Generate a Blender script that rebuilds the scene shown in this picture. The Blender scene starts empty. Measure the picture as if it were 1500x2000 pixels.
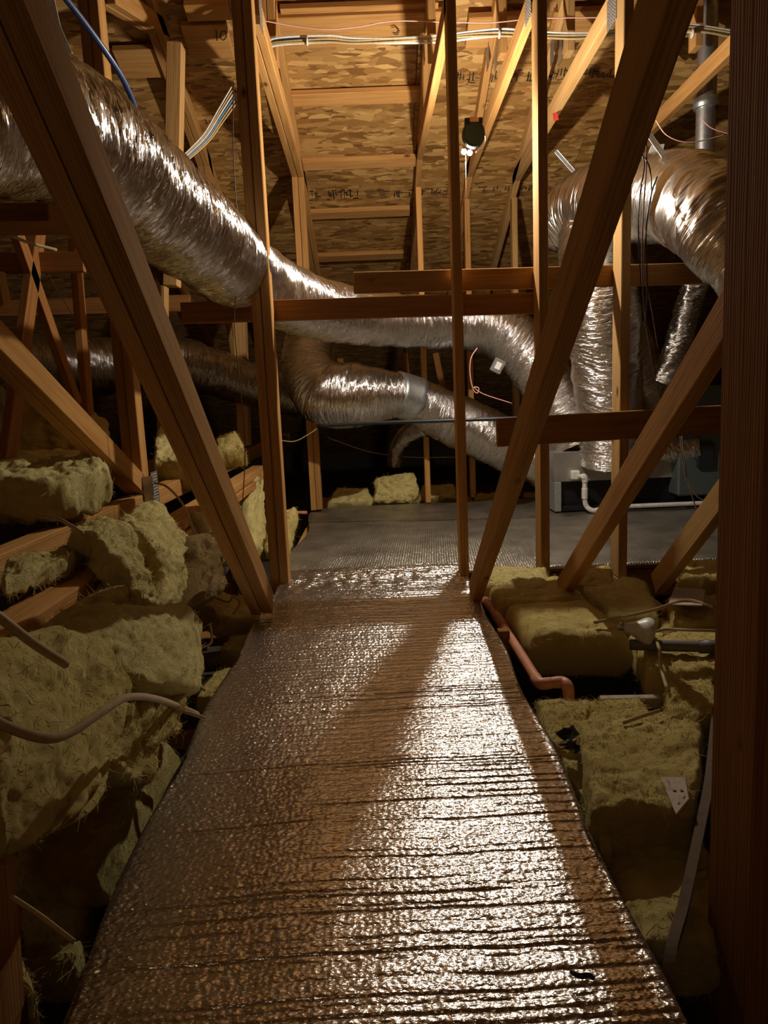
import bpy, bmesh, math, random
import numpy as np
from mathutils import Vector, Matrix
from mathutils.geometry import intersect_line_plane
R = math.radians
random.seed(7)
scene = bpy.context.scene
C = scene.collection

# ------------------------------------------------------------------ camera
F_PX, W_PX, H_PX = 1400.0, 1500.0, 2000.0
PITCH, YAW, ROLL = 9.1, 0.35, 2.4
CAM = Vector((0, 0, 0.85))
cam_rot = (Matrix.Rotation(R(-YAW), 4, 'Z') @ Matrix.Rotation(R(90 - PITCH), 4, 'X') @ Matrix.Rotation(R(-ROLL), 4, 'Z'))
cd = bpy.data.cameras.new('camera'); cam = bpy.data.objects.new('camera', cd); C.objects.link(cam)
cam.matrix_world = Matrix.Translation(CAM) @ cam_rot
cd.sensor_fit = 'HORIZONTAL'; cd.sensor_width = 36.0; cd.lens = 36.0 * F_PX / W_PX
cd.clip_start = 0.02
scene.camera = cam

# ------------------------------------------------------------------ world, exposure
w = bpy.data.worlds.new('world'); scene.world = w; w.use_nodes = True
w.node_tree.nodes['Background'].inputs[0].default_value = (1.0, 0.75, 0.5, 1)
w.node_tree.nodes['Background'].inputs[1].default_value = 0.0
vs = scene.view_settings
vs.view_transform = 'Standard'; vs.look = 'None'; vs.gamma = 1.0; vs.use_curve_mapping = False
vs.exposure = 0.0
LAMP_W = 88.0        # the clamp-on work light, watts
FILL_W = 6.5        # added warm fill light behind the camera, no real bulb there

def lamp(name, loc, watts, col, radius, label=None):
    l = bpy.data.lights.new(name, 'POINT'); l.energy = watts; l.color = col; l.shadow_soft_size = radius
    o = bpy.data.objects.new(name, l); C.objects.link(o); o.location = loc
    return o

# ------------------------------------------------------------------ pixel rays (authoring aid: where in the attic a point of the photo lies)
def ray(x, y):
    return (cam_rot.to_3x3() @ Vector(((x - W_PX/2)/F_PX, -(y - H_PX/2)/F_PX, -1.0)))
def P(x, y, Y=None, X=None, Z=None):
    d = ray(x, y)
    if Y is not None: return CAM + d*(Y/d.y)
    if X is not None: return CAM + d*(X/d.x)
    return CAM + d*((Z - CAM.z)/d.z)
ROOF_A, ROOF_M = 4.71, 0.40           # roof underside: z = A - M*Y
def roof_z(Y): return ROOF_A - ROOF_M*Y
def on_roof(x, y, off=0.0):
    d = ray(x, y)
    k = (ROOF_A - off - CAM.z)/(d.z + ROOF_M*d.y)
    return CAM + d*k

# ------------------------------------------------------------------ noise in numpy
_rng = np.random.RandomState(3)
_perm = np.concatenate([_rng.permutation(256)]*3)
_grad = _rng.normal(size=(256, 3)); _grad /= np.linalg.norm(_grad, axis=1)[:, None]
def perlin(p):
    p = np.asarray(p, dtype=float); i = np.floor(p).astype(int); f = p - i; i &= 255
    u = f*f*f*(f*(f*6 - 15) + 10); out = np.zeros(len(p))
    for dx in (0, 1):
        wx = u[:, 0] if dx else 1 - u[:, 0]
        for dy in (0, 1):
            wy = u[:, 1] if dy else 1 - u[:, 1]
            for dz in (0, 1):
                wz = u[:, 2] if dz else 1 - u[:, 2]
                h = _perm[_perm[_perm[(i[:, 0]+dx) & 255] + ((i[:, 1]+dy) & 255)] + ((i[:, 2]+dz) & 255)]
                g = _grad[h]
                out += wx*wy*wz*(g[:, 0]*(f[:, 0]-dx) + g[:, 1]*(f[:, 1]-dy) + g[:, 2]*(f[:, 2]-dz))
    return out*1.4
def fbm(p, n=4):
    a, s = 1.0, np.zeros(len(p)); p = np.asarray(p, float)
    for _ in range(n):
        s += a*perlin(p); p = p*2.03 + 11.7; a *= 0.5
    return s
def ridged(p, n=4):
    a, s = 1.0, np.zeros(len(p)); p = np.asarray(p, float)
    for _ in range(n):
        s += a*(1 - np.abs(perlin(p))*2.0); p = p*2.1 + 5.3; a *= 0.5
    return s/1.9 - 0.5

# ------------------------------------------------------------------ object helpers
def thing(name, label, cat, loc=(0, 0, 0), group=None):
    o = bpy.data.objects.new(name, None); C.objects.link(o); o.location = loc
    o.empty_display_size = 0.1
    o['label'] = label; o['category'] = cat
    if group: o['group'] = group
    return o
def tag(o, label=None, cat=None, group=None, kind=None):
    if label: o['label'] = label
    if cat: o['category'] = cat
    if group: o['group'] = group
    if kind: o['kind'] = kind
    return o
def put(name, me, mw, mat, parent=None):
    o = bpy.data.objects.new(name, me); C.objects.link(o)
    if mat: 
        me.materials.clear(); me.materials.append(mat)
    if parent is not None:
        o.parent = parent
        off = Vector(parent.location)
        if parent.parent: off = off + Vector(parent.parent.location)
        if parent.type == 'MESH':
            o.matrix_parent_inverse = Matrix.Identity(4)
            o.matrix_basis = world_of(parent).inverted() @ mw
        else:
            o.matrix_basis = Matrix.Translation(-off) @ mw
    else:
        o.matrix_basis = mw
    return o
def world_of(o):
    m = o.matrix_basis.copy()
    return world_of(o.parent) @ m if o.parent else m
def mesh_from(verts, faces, smooth=False, uv=None):
    me = bpy.data.meshes.new('m'); me.from_pydata([tuple(v) for v in verts], [], faces)
    if smooth: me.polygons.foreach_set('use_smooth', [True]*len(me.polygons))
    if uv is not None:
        l = me.uv_layers.new(name='UVMap'); idx = np.zeros(len(me.loops), int); me.loops.foreach_get('vertex_index', idx)
        l.data.foreach_set('uv', np.asarray(uv)[idx].ravel())
    me.update(); return me
def box_mesh(sx, sy, sz, bev=0.0, seg=1):
    bm = bmesh.new(); bmesh.ops.create_cube(bm, size=1)
    bmesh.ops.scale(bm, vec=(sx, sy, sz), verts=bm.verts)
    if bev: bmesh.ops.bevel(bm, geom=list(bm.edges), offset=bev, segments=seg, affect='EDGES')
    me = bpy.data.meshes.new('m'); bm.to_mesh(me); bm.free(); return me
def frame(p0, p1, xdir):
    z = (p1 - p0).normalized(); x = Vector(xdir); x = (x - z*x.dot(z)).normalized(); y = z.cross(x)
    m = Matrix((x, y, z)).transposed().to_4x4(); m.translation = (p0 + p1)/2; return m
def board(name, p0, p1, sx, sy, mat, parent=None, xdir=(1, 0, 0), bev=0.003):
    """a length of timber: p0-p1 its axis, sx across along xdir, sy the other way"""
    p0, p1 = Vector(p0), Vector(p1); L = (p1 - p0).length
    return put(name, box_mesh(sx, sy, L, bev), frame(p0, p1, xdir), mat, parent)
def box(name, lo, hi, mat, parent=None, bev=0.003, rz=0.0):
    lo, hi = Vector(lo), Vector(hi); s = hi - lo
    return put(name, box_mesh(s.x, s.y, s.z, bev), Matrix.Translation((lo + hi)/2) @ Matrix.Rotation(rz, 4, 'Z'), mat, parent)

def catmull(pts, n, ts=None):
    pts = [np.asarray(p, float) for p in pts]; pts = [2*pts[0]-pts[1]] + pts + [2*pts[-1]-pts[-2]]
    out = []; m = len(pts) - 3
    for k in range(n + 1):
        t = (k/n if ts is None else ts[k])*m; i = min(int(t), m - 1); f = t - i
        a, b, c, d = pts[i:i+4]
        out.append(0.5*((2*b) + (c-a)*f + (2*a-5*b+4*c-d)*f*f + (-a+3*b-3*c+d)*f**3))
    return np.array(out)
def tube_mesh(ctrl, n, seg, disp=None, cap=True):
    """ctrl rows (x,y,z,r). disp(u_metres, angle, r) -> radial offset"""
    c = catmull(ctrl, n); pos, rad = c[:, :3], c[:, 3]
    tan = np.gradient(pos, axis=0); tan /= np.linalg.norm(tan, axis=1)[:, None]
    up = np.array([0, 0, 1.0]) if abs(tan[0][2]) < 0.9 else np.array([1.0, 0, 0])
    nrm = []; v = up - tan[0]*up.dot(tan[0]); v /= np.linalg.norm(v)
    for t in tan:
        v = v - t*v.dot(t); v /= np.linalg.norm(v); nrm.append(v.copy())
    nrm = np.array(nrm); bi = np.cross(tan, nrm)
    u = np.concatenate([[0], np.cumsum(np.linalg.norm(np.diff(pos, axis=0), axis=1))])
    ang = np.arange(seg + 1)/seg*2*np.pi
    U, A = np.meshgrid(u, ang, indexing='ij'); Rr = np.repeat(rad[:, None], seg + 1, 1)
    if disp is not None: Rr = Rr + disp(U, A, Rr)
    V = pos[:, None, :] + Rr[..., None]*(np.cos(A)[..., None]*nrm[:, None, :] + np.sin(A)[..., None]*bi[:, None, :])
    uv = np.stack([U, A/(2*np.pi)*np.mean(rad)*6.283], -1).reshape(-1, 2)
    V = V.reshape(-1, 3); s1 = seg + 1; faces = []
    for i in range(n):
        for j in range(seg):
            a = i*s1 + j; faces.append((a, a+1, a+1+s1, a+s1))
    if cap:
        faces.append(tuple(range(seg-1, -1, -1))); faces.append(tuple(n*s1 + j for j in range(seg)))
    return mesh_from(V, faces, True, uv)
def tube(name, ctrl, mat, parent=None, n=None, seg=10, disp=None):
    n = n or max(2, (len(ctrl) - 1)*8)
    ctrl = np.array([tuple(c) for c in ctrl]); o0 = ctrl[:, :3].mean(0); ctrl[:, :3] -= o0
    return put(name, tube_mesh(ctrl, n, seg, disp), Matrix.Translation(o0), mat, parent)
def pt(x, y, r, **k):
    p = P(x, y, **k); return (p.x, p.y, p.z, r)
def cable(name, pix, r, mat, parent=None, seg=7):
    """pix rows (px, py, Y)"""
    return tube(name, [pt(a, b, r, Y=c) for a, b, c in pix], mat, parent, seg=seg)

# ------------------------------------------------------------------ materials
def mat_base(name):
    m = bpy.data.materials.new(name); m.use_nodes = True; nt = m.node_tree
    return m, nt, nt.nodes['Principled BSDF'], nt.nodes, nt.links
def plain(name, col, rough=0.5, metal=0.0, bump=0.0, bscale=60, spec=None):
    m, nt, b, N, L = mat_base(name)
    b.inputs['Roughness'].default_value = rough; b.inputs['Metallic'].default_value = metal
    tc = N.new('ShaderNodeTexCoord'); no = N.new('ShaderNodeTexNoise'); no.inputs['Scale'].default_value = bscale; no.inputs['Detail'].default_value = 5
    L.new(tc.outputs['Object'], no.inputs['Vector'])
    cr = N.new('ShaderNodeValToRGB'); c = col
    cr.color_ramp.elements[0].position = 0.3; cr.color_ramp.elements[1].position = 0.7
    cr.color_ramp.elements[0].color = (c[0]*.82, c[1]*.82, c[2]*.8, 1); cr.color_ramp.elements[1].color = (min(1, c[0]*1.1), min(1, c[1]*1.1), min(1, c[2]*1.1), 1)
    L.new(no.outputs['Fac'], cr.inputs[0]); L.new(cr.outputs[0], b.inputs['Base Color'])
    if bump:
        bp = N.new('ShaderNodeBump'); bp.inputs['Strength'].default_value = bump; bp.inputs['Distance'].default_value = 0.002
        L.new(no.outputs['Fac'], bp.inputs['Height']); L.new(bp.outputs[0], b.inputs['Normal'])
    return m
def wood(name, light, dark, rough=0.9):
    m, nt, b, N, L = mat_base(name); b.inputs['Specular IOR Level'].default_value = .08
    tc = N.new('ShaderNodeTexCoord'); oi = N.new('ShaderNodeObjectInfo')
    add = N.new('ShaderNodeVectorMath'); add.operation = 'MULTIPLY_ADD'
    cmb = N.new('ShaderNodeCombineXYZ')
    for i in range(3): L.new(oi.outputs['Random'], cmb.inputs[i])
    add.inputs[1].default_value = (1, 1, 1)
    sc = N.new('ShaderNodeVectorMath'); sc.operation = 'SCALE'; sc.inputs['Scale'].default_value = 37.0; L.new(cmb.outputs[0], sc.inputs[0])
    L.new(tc.outputs['Object'], add.inputs[0]); L.new(sc.outputs[0], add.inputs[2])
    mp = N.new('ShaderNodeMapping'); mp.inputs['Scale'].default_value = (30, 30, 1.6); L.new(add.outputs[0], mp.inputs[0])
    n1 = N.new('ShaderNodeTexNoise'); n1.inputs['Scale'].default_value = 1.6; n1.inputs['Detail'].default_value = 6; n1.inputs['Distortion'].default_value = 0.6
    L.new(mp.outputs[0], n1.inputs['Vector'])
    wv = N.new('ShaderNodeTexWave'); wv.wave_type = 'RINGS'; wv.rings_direction = 'Z'; wv.inputs['Scale'].default_value = 55; wv.inputs['Distortion'].default_value = 9; wv.inputs['Detail'].default_value = 2; wv.inputs['Detail Scale'].default_value = 0.6
    mp2 = N.new('ShaderNodeMapping'); mp2.inputs['Scale'].default_value = (1, 1, .06); L.new(add.outputs[0], mp2.inputs[0]); L.new(mp2.outputs[0], wv.inputs['Vector'])
    mx = N.new('ShaderNodeMath'); mx.operation = 'MULTIPLY_ADD'; mx.inputs[1].default_value = 0.3; L.new(wv.outputs['Fac'], mx.inputs[0]); L.new(n1.outputs['Fac'], mx.inputs[2])
    cr = N.new('ShaderNodeValToRGB'); cr.color_ramp.elements[0].position = 0.35; cr.color_ramp.elements[1].position = 0.85
    cr.color_ramp.elements[0].color = (*dark, 1); cr.color_ramp.elements[1].color = (*light, 1); L.new(mx.outputs[0], cr.inputs[0])
    # knots
    vo = N.new('ShaderNodeTexVoronoi'); vo.inputs['Scale'].default_value = 3.2
    mp3 = N.new('ShaderNodeMapping'); mp3.inputs['Scale'].default_value = (1.5, 1.5, .8); L.new(add.outputs[0], mp3.inputs[0]); L.new(mp3.outputs[0], vo.inputs['Vector'])
    kr = N.new('ShaderNodeValToRGB'); kr.color_ramp.elements[0].position = 0.035; kr.color_ramp.elements[1].position = 0.085
    kr.color_ramp.elements[0].color = (.28, .2, .15, 1); kr.color_ramp.elements[1].color = (1, 1, 1, 1); L.new(vo.outputs['Distance'], kr.inputs[0])
    mu = N.new('ShaderNodeMixRGB'); mu.blend_type = 'MULTIPLY'; mu.inputs[0].default_value = 1; L.new(cr.outputs[0], mu.inputs[1]); L.new(kr.outputs[0], mu.inputs[2])
    # each stick a shade of its own
    hs = N.new('ShaderNodeHueSaturation'); mr = N.new('ShaderNodeMapRange'); mr.inputs['To Min'].default_value = 0.78; mr.inputs['To Max'].default_value = 1.12
    L.new(oi.outputs['Random'], mr.inputs['Value']); L.new(mr.outputs[0], hs.inputs['Value']); L.new(mu.outputs[0], hs.inputs['Color'])
    L.new(hs.outputs[0], b.inputs['Base Color']); b.inputs['Roughness'].default_value = rough
    bp = N.new('ShaderNodeBump'); bp.inputs['Strength'].default_value = 0.5; bp.inputs['Distance'].default_value = 0.0015
    L.new(mx.outputs[0], bp.inputs['Height']); L.new(bp.outputs[0], b.inputs['Normal'])
    return m
WOOD = wood('pine', (.57, .305, .10), (.38, .17, .045))
WOOD2 = wood('pine_pale', (.60, .36, .14), (.42, .22, .07))
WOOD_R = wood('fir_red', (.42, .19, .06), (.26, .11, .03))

def osb():
    m, nt, b, N, L = mat_base('osb')
    tc = N.new('ShaderNodeTexCoord')
    wn = N.new('ShaderNodeTexNoise'); wn.inputs['Scale'].default_value = 3; L.new(tc.outputs['Object'], wn.inputs['Vector'])
    last = None; hlast = None
    for k, (rot, s, seed) in enumerate([(0.05, .8, 0), (0.6, 1.15, 4.3), (-0.55, 1.0, 9.1), (0.25, 1.5, 17.7), (-.2, .8, 31.)]):
        mp = N.new('ShaderNodeMapping'); mp.inputs['Rotation'].default_value = (0, 0, rot); mp.inputs['Scale'].default_value = (11*s, 36*s, 1); mp.inputs['Location'].default_value = (seed, seed*2, 0)
        L.new(tc.outputs['Object'], mp.inputs[0])
        nd = N.new('ShaderNodeTexNoise'); nd.inputs['Scale'].default_value = 1.1; nd.inputs['Detail'].default_value = 3; L.new(mp.outputs[0], nd.inputs['Vector'])
        ma = N.new('ShaderNodeVectorMath'); ma.operation = 'MULTIPLY_ADD'; ma.inputs[1].default_value = (.35, .5, 0); L.new(nd.outputs['Color'], ma.inputs[0]); L.new(mp.outputs[0], ma.inputs[2])
        vo = N.new('ShaderNodeTexVoronoi'); vo.voronoi_dimensions = '2D'; vo.inputs['Scale'].default_value = 1; L.new(ma.outputs[0], vo.inputs['Vector'])
        sp = N.new('ShaderNodeSeparateColor'); L.new(vo.outputs['Color'], sp.inputs[0])
        cr = N.new('ShaderNodeValToRGB'); e = cr.color_ramp.elements
        e[0].position = 0; e[0].color = (.19, .085, .02, 1); e[1].position = 1; e[1].color = (.66, .40, .135, 1)
        x = e.new(.25); x.color = (.35, .175, .045, 1); x = e.new(.7); x.color = (.48, .265, .08, 1)
        L.new(sp.outputs[0], cr.inputs[0])
        if last is None: last, hlast = cr.outputs[0], sp.outputs[1]
        else:
            gt = N.new('ShaderNodeMath'); gt.operation = 'GREATER_THAN'; gt.inputs[1].default_value = .56; L.new(sp.outputs[2], gt.inputs[0])
            mx = N.new('ShaderNodeMixRGB'); L.new(gt.outputs[0], mx.inputs[0]); L.new(last, mx.inputs[1]); L.new(cr.outputs[0], mx.inputs[2]); last = mx.outputs[0]
            mh = N.new('ShaderNodeMixRGB'); L.new(gt.outputs[0], mh.inputs[0]); L.new(hlast, mh.inputs[1]); L.new(sp.outputs[1], mh.inputs[2]); hlast = mh.outputs[0]
    fg = N.new('ShaderNodeTexNoise'); mpf = N.new('ShaderNodeMapping'); mpf.inputs['Scale'].default_value = (12, 160, 1); L.new(tc.outputs['Object'], mpf.inputs[0]); L.new(mpf.outputs[0], fg.inputs['Vector']); fg.inputs['Detail'].default_value = 3
    mm = N.new('ShaderNodeMixRGB'); mm.blend_type = 'OVERLAY'; mm.inputs[0].default_value = .35; L.new(last, mm.inputs[1]); L.new(fg.outputs['Fac'], mm.inputs[2])
    L.new(mm.outputs[0], b.inputs['Base Color']); b.inputs['Roughness'].default_value = .55
    bp = N.new('ShaderNodeBump'); bp.inputs['Strength'].default_value = .9; bp.inputs['Distance'].default_value = .0035; L.new(hlast, bp.inputs['Height']); L.new(bp.outputs[0], b.inputs['Normal'])
    return m
OSB = osb()

def duct_foil(name, col, rough, s1=1.0, strength=1.0):
    m, nt, b, N, L = mat_base(name)
    b.inputs['Metallic'].default_value = 1.0; b.inputs['Base Color'].default_value = (*col, 1); b.inputs['Roughness'].default_value = rough
    uv = N.new('ShaderNodeUVMap')
    def layer(su, sv, dist, rot):
        mp = N.new('ShaderNodeMapping'); mp.inputs['Scale'].default_value = (su*s1, sv*s1, 1); mp.inputs['Rotation'].default_value = (0, 0, rot)
        L.new(uv.outputs[0], mp.inputs[0])
        n = N.new('ShaderNodeTexNoise'); n.inputs['Scale'].default_value = 1; n.inputs['Detail'].default_value = 4; n.inputs['Distortion'].default_value = dist
        L.new(mp.outputs[0], n.inputs['Vector'])
        a = N.new('ShaderNodeMath'); a.operation = 'SUBTRACT'; a.inputs[1].default_value = .5; L.new(n.outputs['Fac'], a.inputs[0])
        c = N.new('ShaderNodeMath'); c.operation = 'ABSOLUTE'; L.new(a.outputs[0], c.inputs[0]); return c.outputs[0]
    h1 = layer(80, 3.2, .25, .05); h2 = layer(46, 4.5, .35, .16); h3 = layer(170, 9, .3, -.1)
    s = N.new('ShaderNodeMath'); s.operation = 'ADD'; L.new(h1, s.inputs[0]); L.new(h2, s.inputs[1])
    s2 = N.new('ShaderNodeMath'); s2.operation = 'MULTIPLY_ADD'; s2.inputs[1].default_value = .5; L.new(h3, s2.inputs[0]); L.new(s.outputs[0], s2.inputs[2])
    bp = N.new('ShaderNodeBump'); bp.inputs['Strength'].default_value = strength; bp.inputs['Distance'].default_value = .022
    L.new(s2.outputs[0], bp.inputs['Height']); L.new(bp.outputs[0], b.inputs['Normal'])
    return m
FOIL = duct_foil('duct_foil', (.84, .82, .80), .16, 1.0, 1.0)
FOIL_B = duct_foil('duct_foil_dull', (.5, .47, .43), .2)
FOIL_S = duct_foil('duct_foil_smooth', (.80, .76, .70), .26, .5, .6)

def bubble_foil():
    m, nt, b, N, L = mat_base('bubble_foil')
    b.inputs['Metallic'].default_value = .96; b.inputs['Base Color'].default_value = (.78, .74, .68, 1); b.inputs['Roughness'].default_value = .2
    tc = N.new('ShaderNodeTexCoord')
    mp = N.new('ShaderNodeMapping'); mp.inputs['Scale'].default_value = (95, 125, 1); L.new(tc.outputs['Object'], mp.inputs[0])
    vo = N.new('ShaderNodeTexVoronoi'); vo.voronoi_dimensions = '2D'; vo.feature = 'SMOOTH_F1'; vo.inputs['Scale'].default_value = 1; vo.inputs['Randomness'].default_value = .75; L.new(mp.outputs[0], vo.inputs['Vector'])
    n = N.new('ShaderNodeTexNoise'); n.inputs['Scale'].default_value = 1; n.inputs['Detail'].default_value = 3; n.inputs['Distortion'].default_value = .5; mpn = N.new('ShaderNodeMapping'); mpn.inputs['Scale'].default_value = (95, 190, 60); L.new(tc.outputs['Object'], mpn.inputs[0]); L.new(mpn.outputs[0], n.inputs['Vector'])
    a = N.new('ShaderNodeMath'); a.operation = 'MULTIPLY_ADD'; a.inputs[1].default_value = -.9; L.new(vo.outputs['Distance'], a.inputs[0]); L.new(n.outputs['Fac'], a.inputs[2])
    bp = N.new('ShaderNodeBump'); bp.inputs['Strength'].default_value = .7; bp.inputs['Distance'].default_value = .0026
    L.new(a.outputs[0], bp.inputs['Height']); L.new(bp.outputs[0], b.inputs['Normal'])
    return m
BUBBLE = bubble_foil()
def deck_foil():
    m, nt, b, N, L = mat_base('deck_foil')
    b.inputs['Metallic'].default_value = .85; b.inputs['Roughness'].default_value = .34
    tc = N.new('ShaderNodeTexCoord'); n0 = N.new('ShaderNodeTexNoise'); n0.inputs['Scale'].default_value = 5; n0.inputs['Detail'].default_value = 6; L.new(tc.outputs['Object'], n0.inputs['Vector'])
    cr = N.new('ShaderNodeValToRGB'); cr.color_ramp.elements[0].color = (.30, .27, .21, 1); cr.color_ramp.elements[1].color = (.62, .57, .48, 1); cr.color_ramp.elements[0].position = .3; cr.color_ramp.elements[1].position = .7
    L.new(n0.outputs['Fac'], cr.inputs[0]); L.new(cr.outputs[0], b.inputs['Base Color'])
    hs = []
    for rot, s in ((0.08, 150), (1.5, 150)):
        mp = N.new('ShaderNodeMapping'); mp.inputs['Rotation'].default_value = (0, 0, rot); L.new(tc.outputs['Object'], mp.inputs[0])
        wv = N.new('ShaderNodeTexWave'); wv.inputs['Scale'].default_value = s*.16; wv.inputs['Distortion'].default_value = 2.5; wv.inputs['Detail'].default_value = 3; wv.inputs['Detail Scale'].default_value = 1.5; L.new(mp.outputs[0], wv.inputs['Vector'])
        hs.append(wv.outputs['Fac'])
    mx = N.new('ShaderNodeMath'); mx.operation = 'MAXIMUM'; L.new(hs[0], mx.inputs[0]); L.new(hs[1], mx.inputs[1])
    n = N.new('ShaderNodeTexNoise'); n.inputs['Scale'].default_value = 120; n.inputs['Detail'].default_value = 3; L.new(tc.outputs['Object'], n.inputs['Vector'])
    ad = N.new('ShaderNodeMath'); L.new(mx.outputs[0], ad.inputs[0]); L.new(n.outputs['Fac'], ad.inputs[1])
    bp = N.new('ShaderNodeBump'); bp.inputs['Strength'].default_value = .8; bp.inputs['Distance'].default_value = .0035; L.new(ad.outputs[0], bp.inputs['Height']); L.new(bp.outputs[0], b.inputs['Normal'])
    return m
DECKFOIL = deck_foil()

def fluff(name, a, c):
    m, nt, b, N, L = mat_base(name)
    tc = N.new('ShaderNodeTexCoord'); n = N.new('ShaderNodeTexNoise'); n.inputs['Scale'].default_value = 7; n.inputs['Detail'].default_value = 8; n.inputs['Roughness'].default_value = .65; n.inputs['Distortion'].default_value = .8
    L.new(tc.outputs['Object'], n.inputs['Vector'])
    cr = N.new('ShaderNodeValToRGB'); cr.color_ramp.elements[0].position = .3; cr.color_ramp.elements[1].position = .62
    cr.color_ramp.elements[0].color = (*c, 1); cr.color_ramp.elements[1].color = (*a, 1); L.new(n.outputs['Fac'], cr.inputs[0])
    L.new(cr.outputs[0], b.inputs['Base Color']); b.inputs['Roughness'].default_value = 1.0; b.inputs['Specular IOR Level'].default_value = .1
    n2 = N.new('ShaderNodeTexNoise'); n2.inputs['Scale'].default_value = 30; n2.inputs['Detail'].default_value = 10; n2.inputs['Roughness'].default_value = .78; n2.inputs['Distortion'].default_value = 2.2; L.new(tc.outputs['Object'], n2.inputs['Vector'])
    bp = N.new('ShaderNodeBump'); bp.inputs['Strength'].default_value = .9; bp.inputs['Distance'].default_value = .016; L.new(n2.outputs['Fac'], bp.inputs['Height']); L.new(bp.outputs[0], b.inputs['Normal'])
    return m
YEL = fluff('glass_wool', (.92, .74, .28), (.74, .56, .18))
YEL_B = fluff('glass_wool_bright', (.94, .80, .35), (.80, .65, .24))
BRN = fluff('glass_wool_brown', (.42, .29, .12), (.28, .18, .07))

STEEL = plain('galvanised', (.55, .56, .56), .38, .9, .2, 40)
DARKM = plain('dark_metal', (.03, .035, .04), .4, .3)
TEAL = plain('cabinet_teal', (.10, .125, .12), .45, .2)
GREYP = plain('sheet_grey', (.36, .38, .36), .5, .4)
BLACK = plain('black_plastic', (.012, .012, .014), .35)
WHITE = plain('white_plastic', (.78, .76, .70), .35)
CREAM = plain('cream_jacket', (.50, .36, .17), .6)
BLUE = plain('blue_jacket', (.035, .09, .30), .4)
BLUE2 = plain('light_blue_jacket', (.10, .28, .50), .4)
ORANGE = plain('orange_pipe', (.72, .30, .16), .45, 0, .2, 30)
GREYPIPE = plain('grey_pipe', (.17, .155, .14), .5)
BROWNC = plain('brown_jacket', (.16, .08, .05), .5)
PINK = plain('pink_jacket', (.75, .40, .33), .5)
CARD = plain('card', (.46, .36, .27), .8)
SHADE_BACK = plain('shaded_backing', (.055, .04, .025), .95, 0, .3, 20)  # colour darkened to give the floor gaps and far end their shade
DRY = plain('drywall_paper', (.34, .26, .18), .9, 0, .3, 20)
INK = plain('ink', (.035, .022, .012), .8)
REDI = plain('red_ink', (.6, .03, .02), .7)
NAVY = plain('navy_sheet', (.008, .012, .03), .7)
def emis(name, col, s):
    m, nt, b, N, L = mat_base(name); b.inputs['Base Color'].default_value = (*col, 1)
    b.inputs['Emission Color'].default_value = (*col, 1); b.inputs['Emission Strength'].default_value = s; return m
LED = emis('led', (1, .97, .92), 60)

# ================================================================== SETTING
I4 = Matrix.Identity(4)
fl = box('floor', (-4.5, -2.5, -.34), (5, 12, -.30), SHADE_BACK, bev=0); tag(fl, kind='structure')
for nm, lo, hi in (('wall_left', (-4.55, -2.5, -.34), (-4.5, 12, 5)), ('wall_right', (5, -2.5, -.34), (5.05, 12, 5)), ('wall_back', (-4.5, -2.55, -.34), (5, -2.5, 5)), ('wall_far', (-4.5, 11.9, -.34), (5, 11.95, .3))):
    tag(box(nm, lo, hi, SHADE_BACK if nm == 'wall_far' else OSB, bev=0), kind='structure')

ceil = bpy.data.objects.new('ceiling', None); C.objects.link(ceil); ceil['kind'] = 'structure'
sl = math.sqrt(1 + ROOF_M**2); th = math.atan(ROOF_M)
def roof_frame(x, Y, off=0.0):      # local x along X, local y down the slope, z up-normal
    m = Matrix.Translation((x, Y, roof_z(Y))) @ Matrix.Rotation(-th, 4, 'X')
    return m @ Matrix.Translation((0, 0, off))
# sheets of OSB, 1.22 m up the slope, seams staggered
rows = [(-.5, .82), (.82, 1.95), (1.95, 3.08), (3.08, 4.21), (4.21, 5.34), (5.34, 6.47), (6.47, 7.6), (7.6, 9.2), (9.2, 12.0)]
for i, (a, b_) in enumerate(rows):
    xs = -4.5 + (1.2 if i % 2 else 0); x0 = -4.5
    while x0 < 5:
        x1 = min(5, xs + 2.42) if xs > -4.5 or i % 2 == 0 else xs
        x1 = min(5, x0 + (1.2 if (i % 2 and x0 == -4.5) else 2.42))
        Lh = (b_ - a)*sl - .004
        put('panel', box_mesh(x1 - x0 - .004, Lh, .012), roof_frame((x0+x1)/2, (a+b_)/2, .006), OSB, ceil)
        x0 = x1
# the other slope, behind the camera
put('panel', box_mesh(9.5, 2.4, .012), Matrix.Translation((.25, -1.55, 4.50)) @ Matrix.Rotation(th, 4, 'X'), OSB, ceil)

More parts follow.
